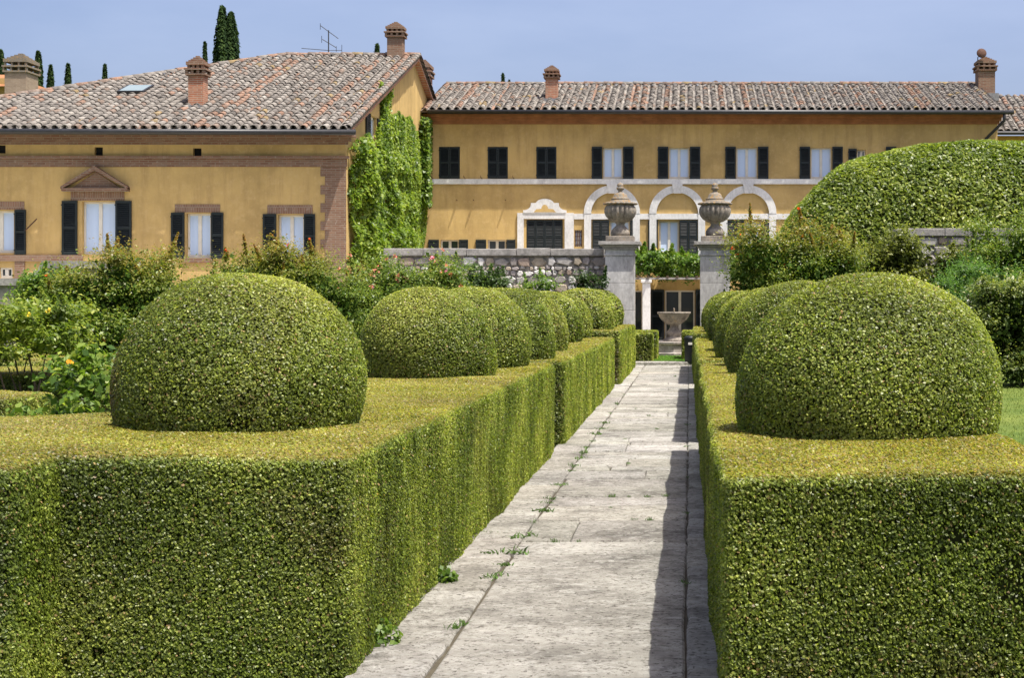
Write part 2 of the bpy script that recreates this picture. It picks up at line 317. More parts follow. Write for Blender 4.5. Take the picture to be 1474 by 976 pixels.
# ------------------------------------------------------------------ hedges and domes
LX = -1.44
hedge('long clipped hedge beside the lemon plants, its end facing the open path', [(-3.1, LX, 6.55, 16.4, .995), (-9.5, -3.0, 14.7, 16.4, .96, 'tf')], 1)
hedge('clipped hedge stepping forward beyond the long lemon-side hedge end', [(-8.5, -2.70, 6.12, 9.2, .985, 'tfrb')], 2)
hedge('middle clipped hedge of the lemon side, between two narrow cross gaps', [(-3.0, -1.40, 17.2, 28.8, .99), (-10.5, -2.9, 17.2, 19.4, .99, 'tf')], 3)
hedge('taller clipped hedge of the lemon side ending near the gate pillar', [(-2.95, -1.34, 29.6, 38.2, 1.10)], 4)
hedge('long clipped hedge beside the lawn, its end facing the open path', [(.115, 1.57, 5.88, 16.35, .995)], 5)
hedge('middle clipped hedge of the lawn side, between two narrow cross gaps', [(.11, 1.57, 17.3, 28.1, .99)], 6)
hedge('farthest clipped hedge of the lawn side ending near the gate pillar', [(.10, 1.6, 29.7, 38.0, 1.05)], 7)
hedge('low clipped hedge in the bed behind the lemon bush', [(-8.5, -5.62, 12.6, 13.6, .86, 'tfr')], 8)
for k_, (x0, x1, y0, y1, lab) in enumerate([(920, 939, 39.7, 41.2, 'low clipped block hedge beside the path end on the lemon side'), (936, 946, 43.0, 45.0, 'low clipped block hedge next to the fountain, rose pergola column side'),
        (988, 1000, 39.7, 41.2, 'low clipped block hedge with a dark bin at the path end'), (982, 992, 43, 45, 'low clipped block hedge next to the fountain, behind the dark bin')]):
    xa, xb = sorted((px(x0, y0), px(x1, y0)))
    if k_ == 0: xa = -2.6
    if k_ == 1: xa = -2.6
    if k_ >= 2: xb = 1.2
    hedge(lab, [(xa, xb, y0, y1, .83)], 20 + k_, .2, .01, 'low block hedges by the fountain')
ordn = ['first', 'second', 'third', 'fourth', 'fifth', 'sixth', 'seventh', 'eighth', 'ninth', 'tenth']
LB = [(-2.42, 8.28, .655, .82), (-2.34, 13.7, .61, .80), (-2.25, 15.6, .62, .80), (-2.2, 18.2, .63, .82), (-2.27, 20.8, .63, .82), (-2.42, 25.5, .65, .84), (-2.4, 27.8, .64, .84), (-2.15, 30.7, .64, .84), (-2.2, 33.3, .65, .84), (-2.25, 36.9, .66, .88)]
RB = [(.925, 7.78, .67, .79), (.97, 13.9, .63, .83), (.97, 15.55, .62, .82), (.95, 18.3, .63, .82), (.95, 20.8, .63, .82), (.95, 25.7, .64, .82), (.95, 27.2, .63, .82), (.94, 30.7, .64, .82), (.95, 33.4, .64, .82), (.95, 36.8, .65, .84)]
for side, B in (('lemon', LB), ('lawn', RB)):
    for i, (X, d, r, ht) in enumerate(B):
        z0 = (.995 if d < 29 else (1.10 if side == 'lemon' else 1.05)) - .02
        dome('%s clipped box dome towards the gate on the %s-side hedges' % (ordn[i], side), X, d, r, z0, ht + .02, 40 + i + (20 if side == 'lawn' else 0))

# ------------------------------------------------------------------ houses
def facade(name, m, parent, x0, x1, z0, z1, y, holes, reveal=.22):
    xs = sorted({x0, x1} | {q for h in holes for q in h[:2]}); zs = sorted({z0, z1} | {q for h in holes for q in h[2:4]}); b_ = MB()
    for xa, xb in zip(xs, xs[1:]):
        for za, zb in zip(zs, zs[1:]):
            cx, cz = (xa + xb) / 2, (za + zb) / 2
            if any(h[0] < cx < h[1] and h[2] < cz < h[3] for h in holes): continue
            b_.quad((xa, y, za), (xb, y, za), (xb, y, zb), (xa, y, zb))
    for h in holes:
        a_, b2, c_, d_ = h[:4]; y2 = y + reveal
        b_.quad((a_, y, c_), (a_, y2, c_), (a_, y2, d_), (a_, y, d_)).quad((b2, y, c_), (b2, y, d_), (b2, y2, d_), (b2, y2, c_))
        b_.quad((a_, y, d_), (a_, y2, d_), (b2, y2, d_), (b2, y, d_)).quad((a_, y, c_), (b2, y, c_), (b2, y2, c_), (a_, y2, c_))
        b_.quad((a_, y2, c_), (b2, y2, c_), (b2, y2, d_), (a_, y2, d_))
    return b_.build(name, m, parent)
def shutter_leaf(parent, x0, x1, z0, z1, y, closed_mid=False):
    b_ = MB(); fw = min(.06, (x1 - x0) * .14); b_.box(x0, x0 + fw, y - .045, y, z0, z1).box(x1 - fw, x1, y - .045, y, z0, z1)
    for za in (z0, z0 + (z1 - z0) * .5 - .03, z1 - .07): b_.box(x0 + fw, x1 - fw, y - .043, y - .002, za, za + (.1 if za == z0 else .07))
    n = max(6, int((z1 - z0) / .062))
    for i in range(n):
        z = z0 + .1 + (z1 - z0 - .18) * (i + .5) / n; h = (z1 - z0 - .18) / n
        b_.add([(x0 + fw, y - .042, z - h * .45), (x1 - fw, y - .042, z - h * .45), (x1 - fw, y - .006, z + h * .45), (x0 + fw, y - .006, z + h * .45),
                (x0 + fw, y - .034, z - h * .5), (x1 - fw, y - .034, z - h * .5), (x1 - fw, y - .001, z + h * .38), (x0 + fw, y - .001, z + h * .38)],
               [(0, 1, 2, 3), (7, 6, 5, 4), (0, 4, 5, 1), (3, 2, 6, 7)])
    b_.box(x0 + fw, x1 - fw, y - .0008, y + .004, z0 + .02, z1 - .02)
    for zz in (z0 + .12, z1 - .12): b_.box(x0 - .015, x0 + .02, y - .055, y - .02, zz - .02, zz + .02)
    return b_.build('shutter', 'shutter', parent)
def window(parent, d, x0, x1, y0, y1, shutters=(), closed=0, pane='pane', sill=None, name='window', rec=.14):
    X0, X1, Z0, Z1 = px(x0, d), px(x1, d), pz(y1, d), pz(y0, d); y = d + rec
    b_ = MB(); fw = .055
    b_.box(X0 + .002, X0 + fw, y, y + .06, Z0 + .002, Z1 - .002).box(X1 - fw, X1 - .002, y, y + .06, Z0 + .002, Z1 - .002).box(X0 + fw, X1 - fw, y, y + .06, Z1 - fw, Z1 - .002).box(X0 + fw, X1 - fw, y, y + .06, Z0 + .002, Z0 + fw * 1.6)
    xm = (X0 + X1) / 2; b_.box(xm - .05, xm + .05, y - .012, y + .05, Z0 + fw * 1.6, Z1 - fw)
    wnd = b_.build(name, 'frame', parent)
    if not closed:
        for a_, c_ in ((X0 + fw, xm - .05), (xm + .05, X1 - fw)):
            MB().box(a_ + .001, c_ - .001, y + .03, y + .042, Z0 + fw * 1.6, Z1 - fw).build('pane', pane, wnd)
        if sill: MB().box(X0 - .04, X1 + .04, d - .05, d + rec, Z0 - .06, Z0 - .002).build('sill', sill, wnd)
    else:
        for i in range(closed): shutter_leaf(wnd, X0 + (X1 - X0) * i / closed + .004, X0 + (X1 - X0) * (i + 1) / closed - .004, Z0 + .01, Z1 - .01, d + .03)
    for a_, c_, e_, f_ in shutters: shutter_leaf(wnd, px(a_, d), px(c_, d), pz(f_, d), pz(e_, d), d - .02)
    return (X0, X1, Z0, Z1)
# --- tiles
PAL = .50 * np.array([(.36, .325, .285), (.29, .26, .23), (.43, .39, .34), (.36, .26, .20), (.46, .265, .175), (.20, .18, .16), (.46, .33, .15), (.52, .48, .42)])
def tile_template(L=.43, r0=.105, r1=.083, seg=7, concave=False):
    v = []; f = []
    for r_off in (0, -.016):
        for y, r in ((0, r0), (L, r1)):
            for i in range(seg + 1):
                th = math.pi * i / seg; r_ = r + r_off
                z = math.sin(th) * r_ * .85; v.append((math.cos(th) * r_, y, (.085 - z) if concave else z))
    k = seg + 1
    for i in range(seg): f += [(i, i + 1, k + i + 1, k + i), (2 * k + i, 3 * k + i, 3 * k + i + 1, 2 * k + i + 1), (i, 2 * k + i, 2 * k + i + 1, i + 1)]
    if concave: f = [tuple(reversed(q)) for q in f]
    return np.array(v), f
TCV, TCF = tile_template(); TPV, TPF = tile_template(seg=5, concave=True)
def mesh_of(name, v, f):
    me = bpy.data.meshes.new(name); me.from_pydata([tuple(q) for q in v], [], f); me.materials.append(M['tile']); me.polygons.foreach_set('use_smooth', [True] * len(f)); return me
tile_me = mesh_of('roof_tile', TCV, TCF)
RV, RF = tile_template(.46, .135, .115); ridge_me = mesh_of('ridge_tile', RV, RF)
def roof(parent, xa, xb, ye, ze, yr, zr, colsp, inside, nind, red_cols=.12, name='roof', rowsp=.34, slabx=None):
    """one tiled slope: deck slab + pan and cover tiles; the nind lowest cover tiles in view are objects of their own"""
    ang = math.atan2(zr - ze, yr - ye); u = np.array((0, math.cos(ang), math.sin(ang))); nr = np.array((0, -math.sin(ang), math.cos(ang))); Ls = math.hypot(yr - ye, zr - ze)
    deck = MB(); poly = slabx; deck.add(poly + [(p_[0], p_[1] + nr[1] * -.06, p_[2] - nr[2] * .06) for p_ in poly], [tuple(range(len(poly))), tuple(range(2 * len(poly) - 1, len(poly) - 1, -1))] + [(i, i + len(poly), (i + 1) % len(poly) + len(poly), (i + 1) % len(poly)) for i in range(len(poly))])
    dk = deck.build(name, 'deck', parent)
    Rm = np.array([(1, 0, 0), (0, math.cos(ang), -math.sin(ang)), (0, math.sin(ang), math.cos(ang))])
    vs_, fs, cs = [], [], []; cnt = 0; nv = 0; singles = []
    nc = int((xb - xa) / colsp)
    for j in range(int(Ls / rowsp) + 1):
        for i in range(nc + 1):
            x = xa + i * colsp; t_ = j * rowsp
            if j * rowsp > Ls - .12: continue
            for cov in (0, 1):
                xx = x + (colsp / 2 if not cov else 0)
                if not inside(xx, ye + t_ * math.cos(ang)): continue
                rr = random.Random(i * 77 + cov); red = rr.random() < red_cols
                q = random.random(); pal = PAL[4 if (red and q < .6) else random.choices(range(8), (30, 26, 22, 9, 2, 9, 2, 8))[0]] * random.uniform(.82, 1.15)
                yaw = random.gauss(0, .05); lift = (.045 if cov else .0) + random.uniform(0, .012); off = random.uniform(-.03, .03)
                loc = np.array((xx + random.uniform(-.008, .008), ye, ze)) + u * (t_ - .06 + off) + nr * lift
                pit = .045
                if cov and cnt < nind and -60 < HX + xx * F / loc[1] < 1530:
                    o = bpy.data.objects.new('roof_tile', tile_me); COL.objects.link(o); o.parent = dk; o.location = Vector(loc) - ORG[parent.name]; o.rotation_euler = (ang - pit, 0, yaw); o.color = (*pal, 1); cnt += 1; continue
                T, Fc = (TCV, TCF) if cov else (TPV, TPF)
                c_, s_ = math.cos(yaw), math.sin(yaw); Y = np.array([(c_, -s_, 0), (s_, c_, 0), (0, 0, 1)]); cp, sp = math.cos(-pit), math.sin(-pit); Pm = np.array([(1, 0, 0), (0, cp, -sp), (0, sp, cp)])
                vs_.append(T @ (Rm @ Pm @ Y).T + loc); fs += [tuple(a_ + nv for a_ in f_) for f_ in Fc]; nv += len(T); cs += [pal] * len(Fc)
    me = bpy.data.meshes.new('roof_tiles'); me.from_pydata(np.concatenate(vs_).tolist(), [], fs)
    at = me.attributes.new('col', 'FLOAT_COLOR', 'FACE'); at.data.foreach_set('color', np.c_[np.array(cs), np.ones(len(cs))].astype(np.float32).reshape(-1))
    link('roof_tiles', me, 'tilemass', dk, True, kind='stuff')
    return dk
def ridge(dk, a_, b_, step=.40, warm=True):
    a_ = Vector(a_); b_ = Vector(b_); d_ = b_ - a_; n = int(d_.length / step); q = d_.to_track_quat('Y', 'Z')
    for i in range(n):
        o = bpy.data.objects.new('ridge_tile', ridge_me); COL.objects.link(o); o.parent = dk; o.location = a_ + d_ * (i / n) + Vector((0, 0, random.uniform(-.01, .012))) - ORG[dk.name]; o.rotation_euler = q.to_euler()
        o.color = (*(PAL[random.choices((3, 4, 0, 6), (5, 5, 3, 1))[0]] * random.uniform(.9, 1.2)), 1)
def chimney(parent, x, d, y_top, y_bot, wpx, m='brickred', depth=.55, cap='cornice', rot=0):
    X = px(x, d); zt, zb = pz(y_top, d), pz(y_bot, d); w_ = wpx * d / F / 2; hd = depth / 2; h = zt - zb
    ch = MB().box(X - w_, X + w_, d - hd, d + hd, zb - 1.0, zt - h * .36).build('chimney', m, parent, bevel=.008)
    k = MB(); e = .07; z1 = zt - h * .36; hh = h * .36
    k.box(X - w_ - e, X + w_ + e, d - hd - e, d + hd + e, z1, z1 + hh * .10)
    for lvl, (za, zc, ee) in enumerate(((.10, .30, e), (.40, .60, e * .3))):
        nx = 3
        for i in range(nx + 1):
            for yy in (-1, 1):
                xx = X + (w_ + ee - .045) * (2 * i / nx - 1); k.box(xx - .04, xx + .04, d + yy * (hd + ee - .045) - .045, d + yy * (hd + ee - .045) + .045, z1 + hh * za, z1 + hh * zc)
        k.box(X - w_ - ee - .03, X + w_ + ee + .03, d - hd - ee - .03, d + hd + ee + .03, z1 + hh * zc, z1 + hh * (zc + .10))
    k.box(X - w_ * .55, X + w_ * .55, d - hd * .55, d + hd * .55, z1 + hh * .08, z1 + hh * .62)
    z = z1 + hh * .70
    for i in range(5):
        f_ = 1 - i * .2; k.box(X - (w_ + .05) * f_, X + (w_ + .05) * f_, d - (hd + .05) * f_, d + (hd + .05) * f_, z + hh * .1 * i, z + hh * .1 * (i + 1) - .001)
    k.build('chimney_cap', 'brick' if m != 'brickgrey' else 'lichen', ch)
    MB().box(X - w_ - .1, X + w_ + .1, d - hd - .25, d + hd + .1, zb - .35, zb - .04).build('flashing', 'lead', ch)

# ---- main villa
D = 57.5; Z = lambda y: pz(y, D); X_ = lambda x: px(x, D)
villa = empty('villa', (1, D + 5, 0), 'long ochre villa with stone arches, dark green shutters and tiled roof', 'building')
XL, XR = -10.0, 11.6
opens = []
def op(x0, x1, y0, y1): opens.append((X_(x0), X_(x1), Z(y1), Z(y0)))
top = [(868, 896), (963, 992), (1060, 1090), (1167, 1197), (1291, 1321)]
closed = [(632, 662), (702, 731), (772, 801)]
for a_, b_ in top: op(a_, b_, 212, 257 if a_ > 0 else 0)
for a_, b_ in closed: op(a_, b_, 211, 257)
low = [(634, 660), (702, 728)]
for a_, b_ in low: op(a_, b_, 345, 366)
op(758, 810, 316, 366); op(827, 838, 331, 355); op(1234, 1246, 215, 240)
arch = [(878, 906, 881, ((853, 877), (907, 920))), (949, 977, 975, ((933, 947), (978, 1004))), (1072, 1096, 1077, ((1046, 1071), (1097, 1111)))]
for a_, b_, c_, s_ in arch: op(a_, b_, 318, 365)
op(957, 1000, 418, 492); op(900, 925, 418, 492)
facade('wall', 'stucco', villa, XL - .0, XR, 0, Z(176), D, opens)
MB().quad((XR, D, 0), (XR, D + 10.6, 0), (XR, D + 10.6, Z(176)), (XR, D + 5.3, 10.35), (XR, D, Z(176))).quad((XL, D + 10.6, 0), (XR, D + 10.6, 0), (XR, D + 10.6, Z(176)), (XL, D + 10.6, Z(176))).build('end_wall', 'stucco', villa)
for a_, b_ in top: window(villa, D, a_, b_, 212, 257, ((a_ - 16, a_ - 1, 211, 258), (b_ + 1, b_ + 16, 211, 258)))
for a_, b_ in closed: window(villa, D, a_, b_, 211, 257, (), 2)
for a_, b_ in low: window(villa, D, a_, b_, 345, 366, ((a_ - 17, a_ - 2, 345, 367), (b_ + 1, b_ + 14, 345, 367)), pane='darkpane')
window(villa, D, 758, 810, 316, 366, (), 4); window(villa, D, 1234, 1246, 215, 240, ((1221, 1233, 214, 240),), pane='darkpane')
shutter_leaf(villa, X_(1348), X_(1363), Z(240), Z(208), D - .02)
window(villa, D, 827, 838, 331, 355, rec=.1, pane='pane')
gr = MB()
for x in np.linspace(828, 837, 4): gr.box(X_(x) - .012, X_(x) + .012, D + .02, D + .045, Z(355), Z(331))
for y in np.linspace(334, 352, 4): gr.box(X_(827), X_(838), D + .046, D + .06, Z(y) - .012, Z(y) + .012)
gr.build('window_grille', 'rust', villa)
for a_, b_, c_, s_ in arch:
    sh = []
    for (p_, q_) in s_:
        if q_ - p_ > 18: mid = (p_ + q_) / 2; sh += [(p_, mid - .2, 317, 366), (mid + .2, q_, 317, 366)]
        else: sh.append((p_, q_, 317, 366))
    window(villa, D, a_, b_, 318, 365, sh, sill='trim')
window(villa, D, 957, 1000, 418, 492, ((937, 956, 417, 493), (1001, 1020, 417, 493)), pane='darkpane', name='door')
window(villa, D, 900, 925, 418, 492, (), pane='darkpane', name='door')
# string course, arches, pilasters, portal
MB().box(XL + .02, XR, D - .07, D + .01, Z(265), Z(257.5)).build('string_course', 'trim', villa, bevel=.01)
MB().box(X_(826.5), X_(1180), D - .055, D + .01, Z(315.5), Z(307.5)).build('impost_band', 'trim', villa)
for a_, b_, c_, s_ in arch:
    ro, ri, zc = 40.5 * D / F, 30 * D / F, Z(307.3); k = 24; m_ = MB(); vs_ = []
    for yy in (D - .085, D + .01):
        for r_ in (ro, ri): vs_ += [(X_(c_) + r_ * math.cos(math.pi * i / k), yy, zc + r_ * math.sin(math.pi * i / k)) for i in range(k + 1)]
    n = k + 1; fs = []
    for i in range(k): fs += [(i, i + 1, n + i + 1, n + i), (2 * n + i, 3 * n + i, 3 * n + i + 1, 2 * n + i + 1), (i, 2 * n + i, 2 * n + i + 1, i + 1), (n + i, n + i + 1, 3 * n + i + 1, 3 * n + i)]
    m_.add(vs_, fs); m_.build('arch', 'trim', villa)
    kx = X_(c_); m_ = MB(); m_.prism_y([(kx - .13, zc + ri - .03), (kx + .13, zc + ri - .03), (kx + .2, zc + ro + .05), (kx - .2, zc + ro + .05)], D - .13, D - .0); m_.build('keystone', 'trim', villa)
    for xp in (c_ - 40, c_ + 30): MB().box(X_(xp), X_(xp + 10), D - .075, D + .01, Z(372), Z(307.4)).build('pilaster', 'trim', villa)
for x0, x1 in ((745, 754), (813, 826)): MB().box(X_(x0), X_(x1), D - .08, D + .01, Z(372), Z(306.5)).build('pilaster', 'trim', villa)
def crest(sc, zb):
    pts = [(-31, 0), (31, 0), (31, 4)]
    pts += [(31 - 11 * math.sin(q), 4 + 8 * (1 - math.cos(q))) for q in np.linspace(.3, math.pi / 2, 5)] + [(20, 14.5), (13, 14.5)]
    pts += [(12.5 * math.cos(q), 14 + 6.5 * math.sin(q)) for q in np.linspace(.25, math.pi - .25, 9)] + [(-13, 14.5), (-20, 14.5)]
    pts += [(-31 + 11 * math.sin(q), 4 + 8 * (1 - math.cos(q))) for q in np.linspace(math.pi / 2, .3, 5)] + [(-31, 4)]
    return [(X_(784.5) + p_[0] * D / F, zb + p_[1] * D / F) for p_ in pts]
MB().box(X_(754), X_(813), D - .075, D + .01, Z(315), Z(306.6)).build('lintel', 'trim', villa)
MB().prism_y(crest(1, Z(306.6)), D - .1, D + .01).build('portal_crest', 'trim', villa)
MB().prism_y([(X_(784.5) + p_[0] * D / F, Z(305.5) + p_[1] * D / F) for p_ in [(-16, 0), (16, 0), (12, 4.5), (6, 5)] + [(5 * math.cos(q), 5 + 6 * math.sin(q)) for q in np.linspace(0, math.pi, 7)] + [(-6, 5), (-12, 4.5)]], D - .104, D - .09).build('crest_recess', 'stucco', villa)
hk = MB()
for x in (624, 670, 694, 740): hk.tube([(X_(x), D - .02, Z(257)), (X_(x), D - .42, Z(256)), (X_(x), D - .46, Z(254))], .012, k=5)
for x in (658, 682, 728): hk.tube([(X_(x) , D, Z(288)), (X_(x), D - .24, Z(288))], .014, k=5)
hk.build('wall_hook', 'rust', villa)
ep = MB()
for i, (za, zb, e_) in enumerate(((178.5, 174, .08), (174, 169, .18), (169, 164.5, .30))): ep.box(XL + .02, XR + .02 + e_ * .5, D - e_, D + .02, Z(za), Z(zb) - .001)
ep.build('cornice', 'cornice', villa)
ze, zr = 8.80, 10.52; ye, yr = 56.85, 62.3
slope = roof(villa, XL + .15, XR + .12, ye, ze, yr, zr, .30, lambda x, y: x < XR + .2, 290, .16, slabx=[(XL, ye, ze - .02), (XR + .2, ye, ze - .02), (XR + .2, yr, zr - .02), (XL, yr, zr - .02)])
ridge(slope, (XL + .1, yr + .02, zr + .03), (XR + .15, yr + .02, zr + .03))
MB().add([(XL, yr, zr - .01), (XR + .2, yr, zr - .01), (XR + .2, 68.3, ze), (XL, 68.3, ze)], [(0, 1, 2, 3)]).build('rear_roof', 'deck', villa)
gt = MB(); gt.tube([(XL + .3, ye - .12, ze - .07), (XR + .45, ye - .12, ze - .09)], .085, k=10); gt.build('gutter', 'metal', villa, True)
dp = MB(); dp.tube([(XR + .1, ye - .1, ze - .12), (XR + .1, ye - .1, ze - .4), (XR - .45, D - .1, ze - 1.0), (XR - .5, D - .1, ze - 1.3), (XR - .5, D - .1, .2)], .06, k=8); dp.build('downpipe', 'metal', villa, True)
chimney(villa, 794.5, 59.0, 97, 142, 17, 'brickred', .5); chimney(villa, 1418, 61.5, 85, 135, 24, 'brick', .7); chimney(villa, 1030, 64.5, 118, 150, 13, 'brickred', .5)
chimney(villa, 611, 60.5, 90, 150, 18, 'brickred', .8)
dish = empty('satellite_dish', P(1407, 92, 61.2), 'round dark satellite dish on a pole above the brick chimney', 'dish')
c0 = P(1413, 76, 61.0); m_ = MB(); prof = [(.01, .06), (.10, .045), (.17, .015), (.20, 0), (.195, -.012), (.1, .03), (.01, .045)]
m_.lathe(prof, (0, 0, 0), 20); rot = Matrix.Rotation(R(78), 4, 'X'); m_.v = [tuple(rot @ Vector(v) + c0) for v in m_.v]; m_.build('reflector', 'rust', dish, True)
MB().tube([P(1407, 97, 61.2), P(1407.5, 82, 61.1), P(1411, 79, 61.05)], .02, k=6).build('pole', 'metal', dish)

# ---- wing
W = 44.5; wx = lambda x: px(x, W); wz = lambda y: pz(y, W)
wing = empty('villa_wing', (-17, W + 9, 0), 'ochre villa wing with brick quoins, pedimented window and broad hipped tile roof', 'building')
WL, WR = -25.2, -10.0
wh = [(118, 166, 290, 366), (268, 303, 307, 371), (400, 437, 309, 371), (-22, 20, 303, 364), (0, 18, 385, 401), (-60, 8, 208, 220), (136, 148, 211.5, 223.5), (278, 290, 213, 225)]
wh[5] = (-4, 8, 208.5, 220.5)
facade('wall', 'stucco', wing, WL, WR, 0, wz(192), W, [(wx(a_), wx(b_), wz(d_), wz(c_)) for a_, b_, c_, d_ in wh])
for a_, b_, c_, d_ in wh[5:]: MB().box(wx(a_) + .003, wx(b_) - .003, W + .12, W + .2, wz(d_) + .003, wz(c_) - .003).build('vent_hole', 'dark', wing)
window(wing, W, 118, 166, 290, 366, ((90, 112, 289, 368), (167, 190, 289, 368)), rec=.16)
window(wing, W, 268, 303, 307, 371, ((247, 266, 306, 372), (304.5, 322, 306, 372)), rec=.16)
window(wing, W, 400, 437, 309, 371, ((379, 398, 308, 372), (438, 454, 308, 372)), rec=.16)
window(wing, W, -22, 20, 303, 364, ((22, 38, 302, 366), (-40, -24, 302, 366)), rec=.16)
window(wing, W, 0, 18, 385, 401, pane='darkpane', rec=.05)
MB().tube([P(36, 332, W - .05), P(53, 315, W - .25)], .018, k=5).build('shutter_stay', 'rust', wing)
for x0, x1, y0, y1 in ((252, 317, 294, 305.5), (385, 450, 295, 307.5), (-30, 35, 290, 301.5), (102, 179, 275, 288.5)):
    MB().box(wx(x0), wx(x1), W - .018, W + .01, wz(y1), wz(y0)).build('brick_lintel', 'soldier', wing)
# brick pediment over the tall window
pd = [(94, 273), (139, 242), (185, 273)]
MB().prism_y([(wx(104), wz(271)), (wx(175), wz(271)), (wx(139), wz(247))], W - .05, W + .01).build('tympanum', 'brick', wing)
pm = MB(); pm.box(wx(92), wx(187), W - .2, W + .01, wz(275.5), wz(271))
for s_ in (-1, 1):
    a_ = [(139 + s_ * 48, 272.5), (139 + s_ * 48, 269), (139, 239), (139, 245.5)]; pl = [(wx(q[0]), wz(q[1])) for q in (a_ if s_ < 0 else a_[::-1])]
    pm.prism_y(pl, W - .21 + .002 * s_, W + .012)
pm.build('pediment', 'brick', wing)
bd = MB()
for a_, b_, e_ in ((208, 203.5, .07), (203.5, 198, .16), (198, 191, .30), (240, 228.5, .03), (228.5, 224.5, .11)): bd.box(WL, WR + e_ + (.01 if e_ < .05 else 0), W - e_, W + .02, wz(a_), wz(b_) - .001)
bd.build('brick_cornice', 'brick', wing)
for nm, q in (('sill_course', (WL, wx(120), W - .07, W + .01, wz(376), wz(367))), ('brick_pier', (wx(22), wx(36), W - .05, W + .01, 0, wz(376.2))), ('brick_sill', (wx(266), wx(306), W - .06, W + .01, wz(378), wz(371.5))), ('brick_sill', (wx(398), wx(440), W - .06, W + .01, wz(378), wz(371.5)))): MB().box(*q).build(nm, 'brick', wing)
q = MB(); y = 240.5; i = 0
while y < 440:
    q.box(wx(461.5 if i % 2 == 0 else 468), WR + .012, W - .022, W + .012, wz(y + 13), wz(y) - .0005); y += 13; i += 1
q.build('quoin', 'brick', wing)
# gable wall with two windows in it
gy = lambda x: 10.0 * F / (HX - x)
zE = 6.62; yE = 43.85; yR = 55.4; zR = 10.58
def gable():
    b_ = MB(); holes = [(46.9 + .9, 48.9, 6.15, 7.55), (54.6, 55.7, 4.9, 6.5)]
    ys_ = sorted({W, yR, 66.9} | {q for h in holes for q in h[:2]})
    topz = lambda y: zE + .12 + (zR - zE - .1) * ((y - yE) / (yR - yE) if y < yR else (66.9 - y) / (66.9 - yR))
    for ya, yb in zip(ys_, ys_[1:]):
        hs = [h for h in holes if h[0] <= ya and h[1] >= yb]
        segs = [(0, hs[0][2]), (hs[0][3], None)] if hs else [(0, None)]
        for za, zb in segs: b_.quad((WR, ya, za), (WR, yb, za), (WR, yb, zb if zb else topz(yb)), (WR, ya, zb if zb else topz(ya)))
    for a_, c_, z0, z1 in holes:
        x2 = WR - .18; b_.quad((WR, a_, z0), (x2, a_, z0), (x2, a_, z1), (WR, a_, z1)).quad((WR, c_, z0), (WR, c_, z1), (x2, c_, z1), (x2, c_, z0)).quad((WR, a_, z1), (x2, a_, z1), (x2, c_, z1), (WR, c_, z1)).quad((WR, a_, z0), (WR, c_, z0), (x2, c_, z0), (x2, a_, z0)).quad((x2, a_, z0), (x2, c_, z0), (x2, c_, z1), (x2, a_, z1))
    b_.build('gable_wall', 'stucco', wing)
    for a_, c_, z0, z1 in holes:
        f_ = MB(); x = WR - .1
        for ya, yb, za, zb in ((a_, a_ + .08, z0, z1), (c_ - .08, c_, z0, z1), (a_ + .08, c_ - .08, z0, z0 + .08), (a_ + .08, c_ - .08, z1 - .08, z1), ((a_ + c_) / 2 - .04, (a_ + c_) / 2 + .04, z0 + .08, z1 - .08)): f_.box(x - .05, x, ya + .002, yb - .002, za + .002, zb - .002)
        wn = f_.build('window', 'frame', wing); MB().box(x - .04, x - .03, a_ + .08, c_ - .08, z0 + .08, z1 - .08).build('pane', 'pane', wn)
        for ya, yb in ((a_ - .62, a_ - .03), (c_ + .03, c_ + .62)):
            s_ = MB(); s_.box(WR + .01, WR + .03, ya, yb, z0, z1)
            for z in np.arange(z0 + .06, z1 - .04, .07): s_.box(WR + .03, WR + .05, ya + .06, yb - .06, z, z + .045)
            s_.box(WR + .03, WR + .055, ya, ya + .06, z0, z1).box(WR + .03, WR + .055, yb - .06, yb, z0, z1); s_.build('shutter', 'shutter', wn)
gable()
hipx = lambda y: -14.6 - (yR - y) * .93
slope = roof(wing, -21.6, WR + .18, yE, zE, yR, zR, .285, lambda x, y: hipx(y) + .12 < x < WR + .3, 290, .13,
             slabx=[(hipx(yE), yE, zE - .02), (WR + .22, yE, zE - .02), (WR + .22, yR, zR - .02), (-14.6, yR, zR - .02)])
ridge(slope, (-14.6, yR, zR + .03), (WR + .2, yR, zR + .03)); ridge(slope, (-21.8, yE + (21.8 - 14.6 - (yR - yE) * .93) * 0 + (yR - yE) - (21.8 - 14.6) / .93, zR - (zR - zE) * ((21.8 - 14.6) / .93) / (yR - yE) + .05), (-14.6, yR, zR + .05))
MB().add([(-14.6, yR, zR - .03), (WR + .22, yR, zR - .03), (WR + .22, 67, zE - .03), (-25.3, 67, zE - .03), (hipx(yE), yE, zE - .03)], [(0, 1, 2, 3), (0, 3, 4)]).build('rear_roof', 'deck', wing)
vg = MB(); 
for (ya, za, yb, zb) in ((yE + .1, zE - .0, yR, zR), (yR, zR, 66.8, zE)):
    vg.add([(WR - .01, ya, za - .17), (WR + .21, ya, za - .17), (WR + .21, yb, zb - .17), (WR - .01, yb, zb - .17), (WR - .01, ya, za - .075), (WR + .21, ya, za - .075), (WR + .21, yb, zb - .075), (WR - .01, yb, zb - .075)], [(0, 3, 2, 1), (4, 5, 6, 7), (0, 1, 5, 4), (1, 2, 6, 5), (2, 3, 7, 6), (3, 0, 4, 7)])
vg.build('verge', 'brickred', wing)
